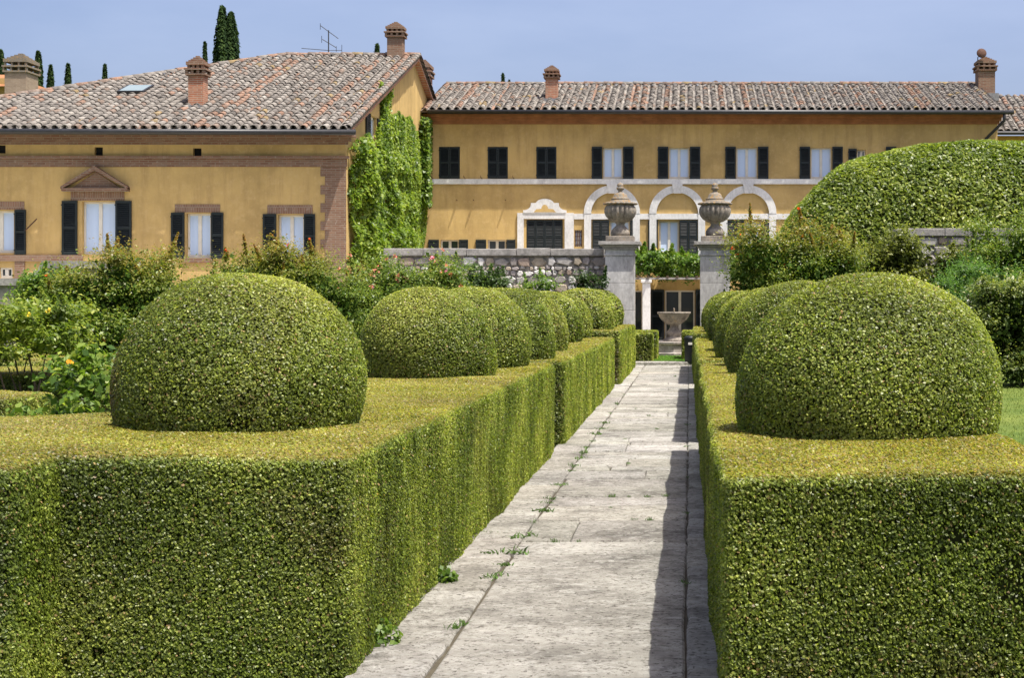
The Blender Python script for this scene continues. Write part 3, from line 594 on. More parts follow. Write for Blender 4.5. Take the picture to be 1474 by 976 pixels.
for (ya, za, yb, zb) in ((yE, zE, yR, zR), (66.5, zE + .1, yR, zR)):
    d_ = Vector((0, yb - ya, zb - za)); n = int(d_.length / .37); qd = d_.to_track_quat('Y', 'Z').to_euler()
    for i in range(n):
        o = bpy.data.objects.new('verge_tile', tile_me); COL.objects.link(o); o.parent = slope; o.location = Vector((WR + .2, ya, za + .05)) + d_ * (i / n) - ORG[wing.name]; o.rotation_euler = qd; o.color = (*(PAL[random.choice((0, 3, 4, 3, 1))] * random.uniform(.9, 1.1)), 1)
gt = MB(); gt.tube([(-24.5, yE - .12, zE - .06), (WR + .45, yE - .12, zE - .10)], .085, k=10); gt.build('gutter', 'metal', wing, True)
chimney(wing, 285, 47.0, 85, 152, 22, 'brickred', .45); chimney(wing, 570, 55.2, 35, 88, 22, 'brick', .5)
# skylight
ang = math.atan2(zR - zE, yR - yE); sk = P(196, 142, 48.9); sy = sk.y; szz = zE + (sy - yE) * math.tan(ang)
def on_slope(x, y, h): return (x, y - h * math.sin(ang), zE + (y - yE) * math.tan(ang) + h * math.cos(ang))
b_ = MB(); x0, x1 = sk.x - .42, sk.x + .42; y0, y1 = sy - .5, sy + .5
b_.add([on_slope(x, y, h) for h in (0, .17) for x, y in ((x0, y0), (x1, y0), (x1, y1), (x0, y1))], [(4, 5, 6, 7), (0, 1, 5, 4), (1, 2, 6, 5), (2, 3, 7, 6), (3, 0, 4, 7)])
sw = b_.build('skylight', 'metal', wing); b_ = MB(); b_.quad(*[on_slope(x, y, .174) for x, y in ((x0 + .06, y0 + .06), (x1 - .06, y0 + .06), (x1 - .06, y1 - .06), (x0 + .06, y1 - .06))]); b_.build('pane', 'skyglass', sw)
# aerial
an = empty('television_aerial', (px(473, 56), 56, zR - .2), 'thin grey television aerial with three arms on the wing roof ridge', 'aerial')
a_ = MB(); q = lambda x, y: P(x, y, 56)
for p1, p2, r_ in (((473, 82), (473, 43), .022), ((461, 36), (487, 55), .014), ((464, 56), (484, 68), .014), ((434, 69), (473, 72), .012), ((461, 33), (461, 42), .01), ((463, 51), (463, 61), .01), ((484, 66), (484, 74), .01), ((492, 64), (492, 74), .01), ((473, 72), (492, 72), .01)): a_.tube([q(*p1), q(*p2)], r_, k=5)
a_.build('mast', 'metal', an)
# neighbour on the right and the one beyond the wing
nb = empty('neighbour_house', (15, 66, 0), 'lower ochre building with tiled roof adjoining the villa end beside downpipe', 'building')
MB().box(11.9, 24, 61, 68, 0, 8.3).build('wall', 'stucco', nb)
z0_, z1_ = pz(189, 60.4), pz(140, 64.6)
roof(nb, 12.0, 20, 60.4, z0_, 64.6, z1_, .30, lambda x, y: True, 40, .1, slabx=[(11.85, 60.4, z0_ - .02), (24, 60.4, z0_ - .02), (24, 64.6, z1_ - .02), (11.85, 64.6, z1_ - .02)])
MB().tube([(11.9, 60.3, z0_ - .06), (24, 60.3, z0_ - .06)], .08, k=8).build('gutter', 'metal', nb)
fh = empty('far_house', (-32, 72, 0), 'small gabled roof with stone chimney beyond the wing roof ridge', 'building')
xa, xb = px(-60, 72), px(31, 72); xm = px(10, 72); zz = pz(108, 72)
MB().prism_y([(xa, 0), (px(30, 72), 0), (px(30, 72), pz(132, 72)), (px(14, 72), pz(112, 72)), (xa, pz(112, 72))], 72, 78).build('wall', 'stucco', fh)
b_ = MB()
b_.add([(px(33, 71.5), 71.5, pz(134, 71.5)), (px(14, 71.5), 71.5, pz(109, 71.5)), (px(14, 71.5), 78, pz(109, 71.5)), (px(33, 71.5), 78, pz(134, 71.5)), (px(33, 71.5), 71.5, pz(138, 71.5)), (px(14, 71.5), 71.5, pz(113, 71.5)), (px(14, 71.5), 78, pz(113, 71.5)), (px(33, 71.5), 78, pz(138, 71.5))], [(0, 1, 2, 3), (7, 6, 5, 4), (0, 4, 5, 1), (0, 3, 7, 4)])
b_.add([(xa, 71.4, pz(124, 71.5)), (px(14, 71.5), 71.4, pz(124, 71.5)), (px(14, 71.5), 75, pz(107, 75)), (xa, 75, pz(107, 75))], [(0, 1, 2, 3)]); b_.build('roof', 'cornice', fh)
chimney(fh, 31, 71, 82, 150, 31, 'brickgrey', 1.3)

# ------------------------------------------------------------------ garden wall, gate pillars, urns
GW = 41.0
def garden_wall(label, x0, x1, top, px_step, sd, y=GW, stones=True):
    r = random.Random(sd); e = empty('garden_wall', ((x0 + x1) / 2, y + .25, 0), label, 'wall', 'garden walls by the gate')
    MB().box(x0, x1, y + .05, y + .5, 0, top - .2).build('wall_core', 'mortar', e)
    x = x0
    while x < x1 - .1:
        x2 = min(x1, x + r.uniform(.9, 1.6)); x2 = x1 if x1 - x2 < .4 else x2
        MB().box(x + .006, x2 - .006, y - .06, y + .56, top - .2, top + r.uniform(-.012, .012)).build('coping_slab', 'coping', e, bevel=.02); x = x2
    z = top - .22
    while z > top - 1.75:
        h = r.uniform(.09, .25); x = x0 + r.uniform(-.1, 0)
        while x < x1:
            w_ = h * r.uniform(.8, 2.1); k = r.choice((5, 6, 6, 7)); cx = x + w_ / 2; cz = z - h / 2 + r.uniform(-.025, .025)
            pts = []
            for i in range(k):
                th = math.tau * (i + r.uniform(-.22, .22)) / k; c_, s_ = math.cos(th), math.sin(th); q = (abs(c_) ** 7 + abs(s_) ** 7) ** (-1 / 7); q *= r.uniform(.92, 1.12)
                pts.append((cx + c_ * q * (w_ / 2 - .010), cz + s_ * q * (h / 2 - .008)))
            f_ = y + .05 - r.uniform(.03, .075); b_ = MB(); b_.add([(a, f_ + .02, c) for a, c in pts] + [(cx + (a - cx) * .78, f_ - .012, cz + (c - cz) * .78) for a, c in pts] + [(a, y + .12, c) for a, c in pts], [tuple(range(k, 2 * k))] + [(i, (i + 1) % k, k + (i + 1) % k, k + i) for i in range(k)] + [(2 * k + i, 2 * k + (i + 1) % k, (i + 1) % k, i) for i in range(k)])
            if px_step: 
                o = b_.build('stone', 'rubble', e); o.color = (*r.choice([(.46, .445, .43), (.36, .34, .32), (.60, .59, .58), (.40, .32, .27), (.31, .285, .275), (.78, .77, .76), (.46, .40, .32), (.42, .385, .38)]), 1)
            x += w_
        z -= h
    return e
garden_wall('rubble stone garden wall with grey coping left of the urn gate, roses before it', -8.2, px(868, 40.6), pz(357.5, GW), 1, 3)
garden_wall('grey stone wall with coping under the huge rounded laurel hedge', px(1288, GW), 10.2, pz(329, GW), 1, 5)
def low_wall(label, pts, y):
    e = empty('garden_wall', (pts[0][0], y, 0), label, 'wall'); b_ = MB(); b_.prism_y([(pts[0][0], 0), (pts[-1][0], 0)] + pts[::-1], y, y + .45); b_.build('wall_body', 'mortar', e)
    for (a, c) in zip(pts, pts[1:]): 
        m_ = MB(); m_.prism_y([(a[0], a[1]), (c[0], c[1]), (c[0], c[1] + .14), (a[0], a[1] + .14)], y - .06, y + .5); m_.build('coping_slab', 'coping', e)
low_wall('low dark retaining wall with sloping grey coping behind the lemon tree', [(px(-60, 30), pz(411, 30)), (px(35, 30), pz(411, 30)), (px(55, 30), pz(400, 30)), (px(62, 30), pz(386, 30)), (px(190, 30), pz(386, 30))], 30)
def pillar(label, x0, x1, d, sd):
    X0, X1 = px(x0, d), px(x1, d); zt = pz(349, d); xc = (X0 + X1) / 2; w_ = (X1 - X0) / 2; yc = d + w_
    e = empty('gate_pillar', (xc, yc, 0), label, 'pillar', 'gate pillars')
    z = 0; hs = [.55, .62, .60, .63]; ztop = pz(366, d) - .03
    k = 4
    for i in range(k): MB().box(xc - w_, xc + w_, yc - w_, yc + w_, ztop * i / k + .002, ztop * (i + 1) / k - .004).build('shaft_block', 'pier', e, bevel=.008)
    MB().box(xc - w_ - .03, xc + w_ + .03, yc - w_ - .03, yc + w_ + .03, ztop, ztop + .045).build('necking', 'pier', e, bevel=.01)
    MB().box(xc - w_ + .01, xc + w_ - .01, yc - w_ + .01, yc + w_ - .01, ztop + .045, pz(359, d)).build('frieze', 'pier', e)
    zc = pz(359, d); n = MB()
    for i, (e_, f_) in enumerate(((.03, .0), (.08, .06), (.17, .12))): n.box(xc - w_ - e_, xc + w_ + e_, yc - w_ - e_, yc + w_ + e_, zc + f_, zc + f_ + .06 + (.03 if i == 2 else -.001))
    n.build('capital', 'coping', e, bevel=.012)
    zb = zc + .21
    u = empty('stone_urn', (xc, yc, zb), 'lidded fluted stone urn ' + ('more orange with lichen, on the pillar joined to the rubble wall' if sd == 1 else 'greyer bowl, on the pillar beside the pomegranate bush'), 'urn', 'lidded urns on the gate pillars')
    c = (xc, yc, zb)
    MB().box(xc - .37, xc + .37, yc - .37, yc + .37, zb, zb + .15).build('plinth', 'urn', u, bevel=.02)
    MB().lathe([(.24, .15), (.25, .24), (.235, .30), (.20, .35), (.15, .40), (.115, .44), (.11, .47), (.135, .50), (.14, .53)], c, 32).build('foot', 'urn', u, True)
    MB().lathe([(.10, .51), (.20, .53, .05), (.30, .59, .10), (.37, .68, .13), (.405, .78, .14), (.405, .86, .13), (.385, .93, .10), (.35, .97, .04), (.35, .99)], c, 120, 20).build('bowl', 'urn', u, True)
    MB().lathe([(.33, .975), (.43, .985, .06), (.445, 1.0, .10), (.44, 1.03, .10), (.36, 1.055, .05), (.30, 1.06)], c, 120, 20).build('rim', 'lichen', u, True)
    MB().lathe([(.29, 1.045), (.285, 1.075), (.25, 1.10), (.235, 1.12), (.25, 1.135), (.21, 1.16), (.185, 1.20), (.17, 1.25), (.14, 1.285), (.085, 1.305), (.06, 1.33), (.055, 1.36), (.085, 1.38), (.105, 1.41), (.10, 1.44), (.07, 1.46), (.085, 1.485), (.07, 1.53), (.03, 1.565), (.005, 1.575)], c, 32).build('lid', 'lichen', u, True)
pillar('grey stone gate pillar joined to the rubble garden wall', 871, 913, 40.0, 1)
pillar('darker streaked stone gate pillar beside the pomegranate bush', 1008, 1051, 40.0, 2)

# fountain and pergola
fo = empty('fountain', (px(970, 47), 47.4, 0), 'stone tazza fountain with wide bowl on carved stem before the villa', 'fountain')
fc = (px(970, 47), 47.4, 0); s = 47 / F
MB().lathe([(1.25, .0), (1.25, .10), (1.12, .12), (1.12, .34), (1.18, .38), (1.18, .44), (1.0, .44)], fc, 8).build('basin', 'fountain', fo)
zf = pz(494, 47) - .3
MB().lathe([(.34, .42), (.34, .50), (.24, .54), (.20, .60), (.24, .66), (.25, .72), (.16, .80), (.12, .90), (.13, 1.0), (.20, 1.05), (.2, 1.08)], fc, 24).build('stem', 'urn', fo, True)
MB().lathe([(.17, .95), (.26, 1.0, .06), (.38, 1.10, .08), (.45, 1.2, .07), (.48, 1.27), (.52, 1.30), (.52, 1.35), (.47, 1.345), (.40, 1.28), (.02, 1.27)], fc, 96, 16).build('bowl', 'urn', fo, True)
MB().lathe([(.43, 1.285), (.43, 1.315)], fc, 32).build('water', 'water', fo)
MB().lathe([(.03, 1.3), (.025, 1.45), (.01, 1.47)], fc, 10).build('spout', 'lichen', fo)
pg = empty('pergola', (px(960, 54), 54, 0), 'stone pergola with slender columns carrying yellow roses before the villa', 'pergola')
dP = 54.0
for x in (930.5, 1030, 850): 
    X = px(x, dP); MB().box(X - .14, X + .14, dP - .14, dP + .14, 0, pz(407, dP)).build('column', 'trim', pg, bevel=.02); MB().box(X - .19, X + .19, dP - .19, dP + .19, pz(407, dP), pz(402.5, dP)).build('capital', 'trim', pg, bevel=.02)
MB().box(px(830, dP), px(1060, dP), dP - .17, dP + .17, pz(402.3, dP), pz(399.5, dP)).build('beam', 'coping', pg)
for x in np.arange(835, 1060, 14): MB().box(px(x, dP) - .04, px(x, dP) + .04, dP - .3, D - .1, pz(399.4, dP), pz(397, dP)).build('rafter', 'bark', pg)
MB().box(px(830, 50), px(1060, 50), 51, D + .1, .01, .16).build('terrace_step', 'fountain', pg)
bn = empty('litter_bin', (px(992.5, 39.2), 39.2, 0), 'dark green bin with pale mark at the path end', 'bin')
X = px(994, 39.2); MB().lathe([(.13, 0), (.15, .05), (.16, .62), (.17, .66), (.17, .7), (.1, .74)], (X, 39.2, .05), 20).build('barrel', 'shutter', bn, True)
MB().box(X - .06, X + .05, 39.02, 39.028, .56, .62).build('label_plate', 'frame', bn)

# ------------------------------------------------------------------ shrubs, climbers, trees
OLIVE = [(.06, .115, .015), (.16, .235, .03), (.31, .34, .06)]; FRESH = [(.045, .10, .012), (.12, .22, .028), (.26, .34, .06)]; DEEP = [(.015, .035, .008), (.035, .075, .015), (.07, .12, .03)]
def palette(cols, f):
    k = len(f); c = [np.array(q) for q in cols]; return lerp(lerp(np.tile(c[0], (k, 1)), c[1], np.clip(f * 2, 0, 1)), c[2], np.clip(f * 2 - 1, 0, 1))
def shrub(name, label, X, d, w_, dep, top, n, size, cols=OLIVE, tips=None, flowers=(), zlow=.15, clumps=46, cat='shrub', shoots=40, shape=5, stems=True, m='leaf', core=True, group=None, aspect=.5, lens=None):
    e = empty(name, (X, d, 0), label, cat, group)
    # clump centres fill an uneven dome
    q = rng.uniform(-1, 1, (clumps * 12, 3)); q[:, 2] = rng.random(len(q)) ** .7; ok = (np.abs(q[:, 0]) ** shape + np.abs(q[:, 1]) ** 2.5 + q[:, 2] ** shape * (.75 + .5 * np.sin(q[:, 0] * 5 + X)) < 1) & (np.maximum(np.abs(q[:, 0]), np.maximum(np.abs(q[:, 1]), q[:, 2])) > .45); q = q[ok][:clumps]
    C = np.c_[X + q[:, 0] * w_ * .46, d + q[:, 1] * dep * .46, zlow + q[:, 2] * (top - zlow) * .93]
    size *= .82; n = int(n * 1.9)
    cr = (.155 + .12 * rng.random(len(C))) * (min(w_, 2.4) + top - zlow) / 1.6 * .55
    n = int(n * 1.5); idx = rng.integers(0, len(C), n); v = norm(rng.normal(size=(n, 3))); v[:, 2] = np.where(rng.random(n) < .6, np.abs(v[:, 2]), v[:, 2])
    p = C[idx] + v * (cr[idx] * np.abs(rng.normal(.55, .42, n)))[:, None] * np.array((1.15, .9, .9))
    nn = norm(v + np.array((0, 0, .5)))
    tipf = np.zeros(n)
    if shoots:
        ns = int(n * .22); si = rng.integers(0, len(C), shoots); sb = C[si] + np.c_[rng.normal(0, .1, shoots), rng.normal(0, .1, shoots), cr[si] * .5]; sd = norm(np.c_[rng.normal(0, .28, (shoots, 2)), np.ones(shoots)]); sL = rng.uniform(.3, 1.0, shoots) * top * .17
        k = rng.integers(0, shoots, ns); tt = rng.random(ns); ps = sb[k] + sd[k] * (sL[k] * tt)[:, None] + rng.normal(0, size * .5, (ns, 3)) * (1.1 - tt)[:, None]
        p = np.concatenate((p, ps)); nn = np.concatenate((nn, norm(rng.normal(size=(ns, 3)) + (0, 0, .4)))); tipf = np.concatenate((tipf, tt))
    keep = p[:, 2] > .03; p = p[keep]; nn = nn[keep]; tipf = tipf[keep]; k = len(p)
    f = np.clip(.45 + .25 * fbm(p, 2.0, int(X * 31) % 97) + .25 * rng.normal(size=k), 0, 1); c = palette(cols, f)
    if tips is not None:
        hh = np.clip((p[:, 2] / top - .68) * 3.0, 0, 1) * .55 + tipf * .5; c = lerp(c, np.array(tips) * rng.uniform(.6, 1.3, (k, 1)), np.clip(hh * (rng.random(k) < .75), 0, 1))
    leafmesh('leaves', p, nn, size * np.ones(k), c, e, m, spread=.8, aspect=aspect, fold=.2)
    b_ = MB()
    for i in range(min(9, len(C))):
        a_ = Vector((X + rng.normal(0, w_ * .06), d + rng.normal(0, .08), 0)); c_ = Vector(C[i]); mid = a_.lerp(c_, .5) + Vector((rng.normal(0, .08), rng.normal(0, .08), .1)); b_.tube([a_, mid, c_], .016 * top / 2 + .005, .004, 5)
    if stems: b_.build('stem', 'bark', e)
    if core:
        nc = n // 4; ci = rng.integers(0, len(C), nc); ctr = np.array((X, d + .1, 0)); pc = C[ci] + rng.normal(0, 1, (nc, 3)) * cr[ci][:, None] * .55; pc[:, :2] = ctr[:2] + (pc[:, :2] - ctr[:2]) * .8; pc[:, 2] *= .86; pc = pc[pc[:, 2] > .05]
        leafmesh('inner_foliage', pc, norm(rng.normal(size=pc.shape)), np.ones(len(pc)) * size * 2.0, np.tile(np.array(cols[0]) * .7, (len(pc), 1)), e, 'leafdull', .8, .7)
    if False:
        k2 = 30; b_ = MB()
        for cc, rr in list(zip(C, cr)):
            b_.lathe([(rr * .12, -rr * .42), (rr * .45, -.15 * rr), (rr * .45, .15 * rr), (rr * .1, rr * .4)], tuple(cc), 7)
        b_.build('inner_foliage', 'core', e, kind='stuff')
    for colr, nf, fs, fname in flowers:
        hi = np.argsort(-p[:, 2] + p[:, 1] - rng.random(k) * top * 2.2)[: max(k // 3, 1)]; fi = rng.choice(hi, nf); fp = p[fi] + nn[fi] * size * .5 + np.array((0, -.05, .02)); fs = fs * .62; pp = np.repeat(fp, 7, 0) + rng.normal(0, fs * .35, (nf * 7, 3)); 
        leafmesh(fname, pp, norm(rng.normal(size=(nf * 7, 3)) + (0, -.5, .5)), np.ones(nf * 7) * fs, np.tile(np.array(colr), (nf * 7, 1)) * rng.uniform(.8, 1.15, (nf * 7, 1)), e, 'petal', 1.0, .8)
    return e
REDT = (.38, .20, .05); ORF = (.75, .09, .02)
def sx(x0, x1, d): return ((x0 + x1) / 2 - HX) * d / F, (x1 - x0) * d / F
def SH(name, label, x0, x1, ytop, d, n, size, **k):
    X, w_ = sx(x0, x1, d); return shrub(name, label, X, d, w_, k.pop('dep', w_ * .7), pz(ytop, d), n, size, **k)
SH('pomegranate_bush', 'pomegranate bush with sparse orange flowers behind the lemon tree', 80, 278, 354, 24, 15000, .06, tips=REDT, flowers=[(ORF, 16, .05, 'flowers')], clumps=80)
SH('pomegranate_bush', 'reddish tipped pomegranate bush under the wing window nearest the quoin', 295, 530, 348, 33, 17000, .075, tips=REDT, flowers=[(ORF, 10, .06, 'flowers')], clumps=80)
SH('rose_bush', 'rose bush dotted with pink and salmon flowers at the rubble wall', 480, 672, 362, 36, 14000, .08, cols=[(.06, .11, .015), (.15, .23, .03), (.30, .33, .06)], flowers=[((.80, .30, .22), 70, .11, 'salmon_flowers'), ((.78, .28, .42), 16, .13, 'pink_flowers')], clumps=70, shoots=30)
SH('ivy_bush', 'pale leaved climber spilling over the sloping wall coping', 30, 130, 388, 29, 4500, .10, cols=FRESH, clumps=36, shoots=8)
SH('leafy_plant', 'tall pointed leafy plant growing against the rubble wall', 660, 728, 378, 38.6, 2600, .12, cols=DEEP[1:] + [(.12, .2, .05)], clumps=26, shoots=22, aspect=.35)
SH('leafy_plant', 'smaller light green plant against the rubble wall, nearer the gate', 735, 800, 388, 38.6, 1700, .10, cols=FRESH, clumps=20, shoots=20, aspect=.4)
SH('dark_ivy', 'dark ivy clump at the foot of the gate pillar by the rubble wall', 832, 876, 392, 39.3, 1800, .09, cols=DEEP, clumps=20, shoots=4)
SH('pomegranate_bush', 'pomegranate bush with red flowers beside the greyer urn pillar', 1046, 1245, 316, 37.2, 17000, .08, tips=REDT, flowers=[(ORF, 26, .085, 'flowers')], clumps=90, dep=2.0)
SH('climber', 'yellow green climber over the stone wall below the huge laurel hedge', 1225, 1400, 328, 39.6, 9000, .11, cols=[(.06, .08, .015), (.17, .20, .03), (.30, .32, .07)], clumps=60, shoots=16, dep=1.2)
SH('pomegranate_bush', 'pomegranate bush against the grey wall above the feathery green shrub', 1380, 1545, 303, 38, 12000, .085, cols=OLIVE, flowers=[(ORF, 5, .08, 'flowers')], clumps=70)
SH('feathery_shrub', 'feathery mid green shrub between lawn dome and grey wall', 1320, 1570, 378, 35, 14000, .085, cols=[(.05, .11, .02), (.12, .24, .045), (.22, .36, .08)], clumps=90, shoots=160, aspect=.28)
SH('white_rose_bush', 'white flowering rose bush at the edge of the lawn', 1384, 1560, 404, 30, 11000, .085, cols=[(.05, .085, .016), (.14, .19, .04), (.32, .34, .09)], flowers=[((.85, .82, .78), 16, .13, 'white_flowers')], clumps=70, shoots=30)
SH('rose_climber', 'yellow flowering rose growing along the pergola beam', 880, 1065, 368, 55.6, 15000, .16, cols=FRESH, flowers=[((.85, .68, .22), 12, .16, 'yellow_flowers')], clumps=120, shoots=30, zlow=pz(400, 54), dep=3.9, shape=6, core=False, stems=False)
SH('lemon_tree', 'small lemon tree with yellow fruit and a thin dark trunk', -55, 128, 434, 14.5, 5200, .06, cols=[(.08, .14, .014), (.21, .28, .035), (.40, .43, .08)], clumps=60, shoots=26, cat='tree', zlow=1.05, core=False, dep=1.3, flowers=[((.75, .55, .05), 10, .05, 'lemons')])
SH('lemon_bush', 'low lemon bush with large glossy leaves beside the first dome', 45, 200, 490, 10.3, 1000, .075, cols=[(.05, .11, .014), (.14, .23, .03), (.36, .42, .08)], clumps=40, shoots=14, cat='shrub', zlow=.3, core=False, dep=.9, aspect=.6, flowers=[((.80, .38, .03), 3, .05, 'fruit')])
# ivy on the gable wall
iv = empty('wall_creeper', (-9.7, 50, 0), 'bright green creeper climbing the sunlit gable wall of the wing', 'climber')
poly = [(500, 210), (534, 196), (546, 165), (544, 122), (556, 113), (557, 160), (575, 165), (590, 178), (601, 200), (607, 240), (611, 300), (606, 378), (502, 378)]
def inpoly(x, y, pl):
    c = np.zeros(len(x), bool); j = len(pl) - 1
    for i in range(len(pl)):
        xi, yi = pl[i]; xj, yj = pl[j]; c ^= ((yi > y) != (yj > y)) & (x < (xj - xi) * (y - yi) / (yj - yi + 1e-9) + xi); j = i
    return c
wp = [(gy(a_), CH + (HY - b_) * gy(a_) / F) for a_, b_ in poly]
n = 90000; yy = rng.uniform(W - .35, 58, n); zz = rng.uniform(1.5, 10.5, n); q = np.c_[np.zeros(n), yy, zz]; k = inpoly(yy + .28 * fbm(q, 1.3, 31), zz + .3 * fbm(q, 1.7, 32), wp)
k &= ~((yy > 47.3) & (yy < 48.75) & (zz > 6.35)) | (rng.random(n) < .06)
yy = yy[k]; zz = zz[k]; n = len(yy); q = np.c_[np.zeros(n), yy, zz]
bul = np.clip(.5 + .55 * fbm(q, .8, 5) + .22 * fbm(q, 2.4, 8), .05, 1.35) * np.clip((7.6 - zz) / 3 + .25, .25, 1.0)
bul *= np.clip((57.5 - yy) / 6, .18, .85); xx = -10 + bul * rng.random(n) ** .35; p = np.c_[xx, yy, zz]; f = np.clip(.5 + .3 * fbm(p, 1.6, 3) + .22 * rng.normal(size=n), 0, 1)
leafmesh('leaves', p, norm(np.c_[np.ones(n) * .8, -.25 * np.ones(n), .5 * np.ones(n)]), .13 * np.ones(n), palette([(.055, .105, .010), (.155, .245, .022), (.32, .40, .05)], f), iv, spread=.75, aspect=.75, drop=.3)
n = 2600; yy = rng.uniform(56.4, 57.35, n); zz = rng.uniform(5.2, 8.5, n); p = np.c_[-9.95 + rng.random(n) * .32, yy, zz]
leafmesh('leaves', p, norm(np.c_[np.ones(n) * .6, -.6 * np.ones(n), .4 * np.ones(n)]), .15 * np.ones(n), palette([(.05, .10, .012), (.12, .21, .02), (.24, .33, .04)], rng.random(n)), iv, spread=.6, aspect=.75, drop=.8)
b_ = MB()
for y0 in (45.4, 47.2, 50, 53): b_.tube([(-9.96, y0, 0), (-9.93, y0 + .3, 2.5), (-9.95, y0 + .2, 5.5)], .04, .012, 6)
b_.build('stem', 'bark', iv)
# the huge rounded hedge behind the wall
bh = empty('laurel_hedge', (13, 48, 0), 'huge rounded laurel hedge rising above the grey garden wall', 'hedge')
A = np.array((10.3, 3.2, 6.72)); e_ = 3.4
def laurel(xf, ph):
    zt = 6.75 * np.clip(1 - np.clip((10.3 - xf) / 10.3, 0, 1) ** 3.7, 0, 1) ** (1 / 3.0); wd = 3.2 * np.clip(1 - np.clip((10.3 - xf) / 10.3, 0, 1) ** 5, 0, 1) ** (1 / 3)
    c_, s_ = np.cos(ph), np.sin(ph); r_ = (np.abs(c_) ** 2.6 + np.abs(s_) ** 2.6) ** (-1 / 2.6); return np.c_[2.3 + xf, 48 - wd * c_ * r_, zt * s_ * r_]
n = 85000; xf = 12.0 * rng.random(n) ** 1.35; ph = rng.uniform(.1, 2.1, n); p = laurel(xf, ph); nn = norm(np.cross(laurel(xf, ph + .01) - p, laurel(xf + .01, ph) - p)); nn *= np.sign(nn[:, 2:3] + 1e-3)
k = p[:, 2] > .8; p = p[k]; nn = nn[k]; n = len(p)
p += nn * (.10 * fbm(p, .7, 9) + .05 * fbm(p, 2.4, 4) - rng.random(n) ** 2 * .16)[:, None]
hl = fbm(p, 1.5, 41); k = (hl < .8) | (rng.random(n) < .35); p = p[k]; nn = nn[k]; n = len(p)
f = np.clip(.5 + .34 * fbm(p, .9, 2) + .27 * rng.normal(size=n), 0, 1)
leafmesh('leaves', p, nn, .13 * np.ones(n), palette([(.065, .105, .014), (.185, .25, .034), (.37, .41, .08)], f), bh, spread=.75, aspect=.55, up=.3)
nu, nv = 40, 16; xs_ = 12.6 * np.linspace(.004, 1, nu) ** 1.8; vs_ = []
for a_ in xs_:
    q = laurel(np.full(nv, a_), np.linspace(.0, math.pi, nv)); cc = np.array((2.3 + a_, 48, 0)); vs_ += [tuple(cc + (t_ - cc) * .955 + (.12, 0, 0)) for t_ in q]
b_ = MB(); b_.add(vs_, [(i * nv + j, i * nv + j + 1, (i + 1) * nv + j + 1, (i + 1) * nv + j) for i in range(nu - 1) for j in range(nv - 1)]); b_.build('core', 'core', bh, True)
# cypresses behind the roofs
def cypress(label, x, ytop, wpx, d, n=2600):
    X = px(x, d); H_ = pz(ytop, d); e = empty('cypress_tree', (X, d, 0), label, 'tree', 'cypresses behind the roofs')
    MB().tube([(X, d, 0), (X, d, H_ * .5), (X, d, H_ * .93)], .25, .03, 7).build('trunk', 'bark', e)
    spires = [(0, 0, 1.0)] if wpx < 30 else [(-.16, .0, .72), (.08, .5, .75), (.24, -.3, .66), (0, -.6, .7)]
    Ps, As, Fs = [], [], []
    for k_, (ox, oy, sc) in enumerate(spires):
        r0 = wpx * 2.3 * d / F / 2 * sc; h = H_ * (1 - [0, .014, .035, .06][k_]); m_ = n * 3 // len(spires)
        z = rng.random(m_) ** .6; prof = np.where(z < .1, .4 + z * 5, np.clip(1.005 - z, 0, 1) ** .52); a_ = rng.uniform(0, math.tau, m_)
        lob = 1 + .13 * np.sin(a_ * 3 + z * 14 + x) + .12 * np.sin(a_ * 5 + z * 47 + x)
        rr = r0 * prof * lob * rng.random(m_) ** .3; Ps.append(np.c_[X + ox * wpx * d / F + rr * np.cos(a_), d + oy + rr * np.sin(a_), .6 + z * (h - .6)]); As.append(a_); Fs.append(np.clip(.35 + .3 * np.sin(a_ * 3 + z * 14 + x) + .2 * rng.normal(size=m_), 0, 1))
    p = np.concatenate(Ps); a_ = np.concatenate(As); f = np.concatenate(Fs); m_ = len(p)
    leafmesh('crown', p, norm(np.c_[np.cos(a_), np.sin(a_), .5 * np.ones(m_)]), np.ones(m_) * .30, palette([(.014, .030, .011), (.032, .062, .018), (.065, .105, .026)], f), e, 'leafdull', .5, .4, up=2.5, kind=None)
for lab, x, yt, w_, d, nn_ in (('tall broad cypress rising above the wing roof ridge', 326, 9, 38, 95, 9000), ('slim cypress close beside the tall broad cypress', 295, 61, 7, 100, 2200), ('dark cypress beyond the small far gable', 1, 72, 20, 96, 3000),
        ('pointed cypress right behind the far stone chimney', 55, 74, 16, 96, 3000), ('ragged short cypress between two pointed cypresses', 73, 94, 13, 98, 2200), ('narrow cypress standing clear above the hip tiles', 98, 92, 12, 98, 2200), ('smallest cypress tip peeping over the hip tiles', 151, 93, 10, 104, 2000),
        ('round topped cypress tip beside the ridge chimney', 543, 63, 16, 104, 1300), ('cypress tip peeping over the villa ridge', 724, 106, 8, 110, 900), ('second cypress tip over the villa ridge, lower of the two', 733, 115, 8, 112, 900)):
    cypress(lab, x, yt, w_, d, nn_)

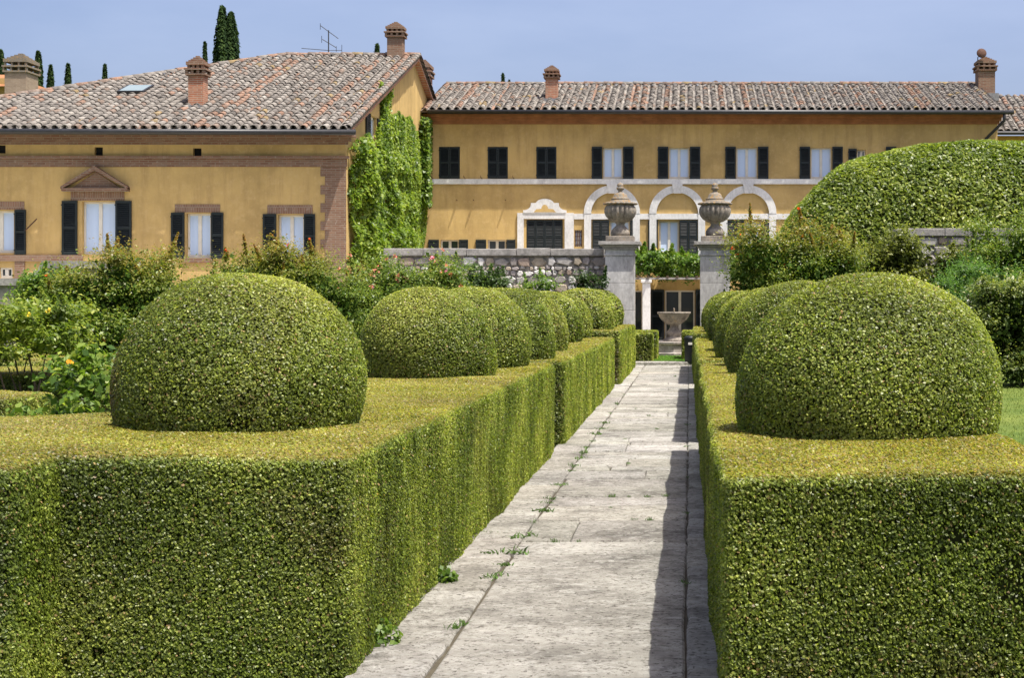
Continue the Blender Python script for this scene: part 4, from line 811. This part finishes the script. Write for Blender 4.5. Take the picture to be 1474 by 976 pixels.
# ------------------------------------------------------------------ grass and weeds
def blades(name, p, h, colr, parent=None, m='leafdull'):
    n = len(p); col = np.array(colr) * rng.uniform(.6, 1.4, (n, 1)); return leafmesh(name, p + np.c_[np.zeros((n, 2)), h * .4 * np.ones(n)], norm(rng.normal(size=(n, 3)) * (1, 1, .15)), h * np.ones(n), col, parent, m, .1, .16, 0, up=3, kind='stuff')
n = 45000; p = np.c_[rng.uniform(1.7, 10.5, n), rng.uniform(10, 33, n), np.zeros(n)]; p = p[p[:, 0] > .18 * p[:, 1] * .9 - .2]
o = blades('lawn_grass', p, .05, (.15, .20, .04)); o['label'] = 'short sunny lawn grass beside the dome hedge'; o['category'] = 'grass'
n = 9000; p = np.c_[rng.uniform(-1.7, .9, n), rng.uniform(39.7, 46.2, n), .016 * np.ones(n)]; o = blades('lawn_grass', p, .06, (.10, .22, .03)); o['label'] = 'small green lawn strip between path end and fountain'; o['category'] = 'grass'
tufts = []
for k in range(4):
    n = 26; a_ = rng.uniform(0, math.tau, n); t_ = rng.normal(0, .45, (n, 2)); v = []; f_ = []
    for i in range(n):
        b0 = np.array((rng.normal(0, .03), rng.normal(0, .03), 0)); L = rng.uniform(.02, .06); dr = np.array((t_[i, 0], t_[i, 1], 1.0)); dr /= np.linalg.norm(dr); sd = np.array((math.cos(a_[i]), math.sin(a_[i]), 0)) * .004
        q_ = len(v); v += [b0 - sd, b0 + sd, b0 + dr * L * .6 + sd * .8 + (0, 0, 0), b0 + dr * L + np.array((t_[i, 0], t_[i, 1], -.1)) * .03, b0 + dr * L * .6 - sd * .8]; f_ += [(q_, q_ + 1, q_ + 2, q_ + 3, q_ + 4)]
    me = bpy.data.meshes.new('grass_tuft'); me.from_pydata([tuple(q) for q in v], [], f_); tufts.append(me)
M['weed'] = m_plain('weed_green', (.085, .16, .03), .7, .4, 30); [me.materials.append(M['weed']) for me in tufts]
spots = [(-1.13, y) for y in (7.55, 8.9, 9.3, 9.75, 10.4, 11.1, 11.7, 12.2, 12.45, 13.4, 14.5, 14.9, 15.6, 16.2, 16.8, 17.6, 18.5, 19.3, 20.2, 22, 24, 26.5)] + [(-1.3, 9.75), (-1.38, 10.6), (-.75, 10.25), (-.65, 12.6), (-.5, 12.62), (-.35, 12.6), (-.3, 11.2), (-.42, 11.25), (-.6, 11.9), (-.2, 12.65), (-.9, 10.22), (-.015, 8.7), (-.015, 11.6), (-.015, 14), (-.015, 17), (-.015, 20), (-.6, 15.2), (-.75, 17.9), (-.4, 19.2), (-.55, 21.5), (-.8, 23), (-.35, 25), (-.5, 28), (-.7, 31), (-.3, 33)]
for i, (x, y) in enumerate(spots):
    o = bpy.data.objects.new('grass_tuft', tufts[i % 4]); COL.objects.link(o); o.location = (x + random.uniform(-.01, .01), y, .04); o.rotation_euler = (0, 0, random.uniform(0, 6)); q = random.uniform(.4, 1.0) * (1.15 if x < -1 else .8); o.scale = (q * .8, q * 2.0 if x < -1 or x > -.1 else q * .9, q)
    o['label'] = 'small grass tuft growing in a path slab joint'; o['category'] = 'weed'; o['group'] = 'grass tufts in the path joints'
for x, y, r_, lab in ((-1.40, 8.75, .085, 'dark green weed clump at the hedge foot by the long slab'), (-1.46, 7.2, .11, 'leafy weed with tiny pale flowers at the hedge end foot')):
    e = empty('weed_clump', (x, y, .04), lab, 'weed'); n = 160; v = norm(rng.normal(size=(n, 3))); v[:, 2] = np.abs(v[:, 2]); p = np.array((x, y, .04)) + v * r_ * (rng.random((n, 1)) ** .4) * (1, 1, 1.1)
    leafmesh('leaves', p, v, .035 * np.ones(n), palette([(.04, .08, .01), (.10, .18, .02), (.19, .28, .05)], rng.random(n)), e, aspect=.8)
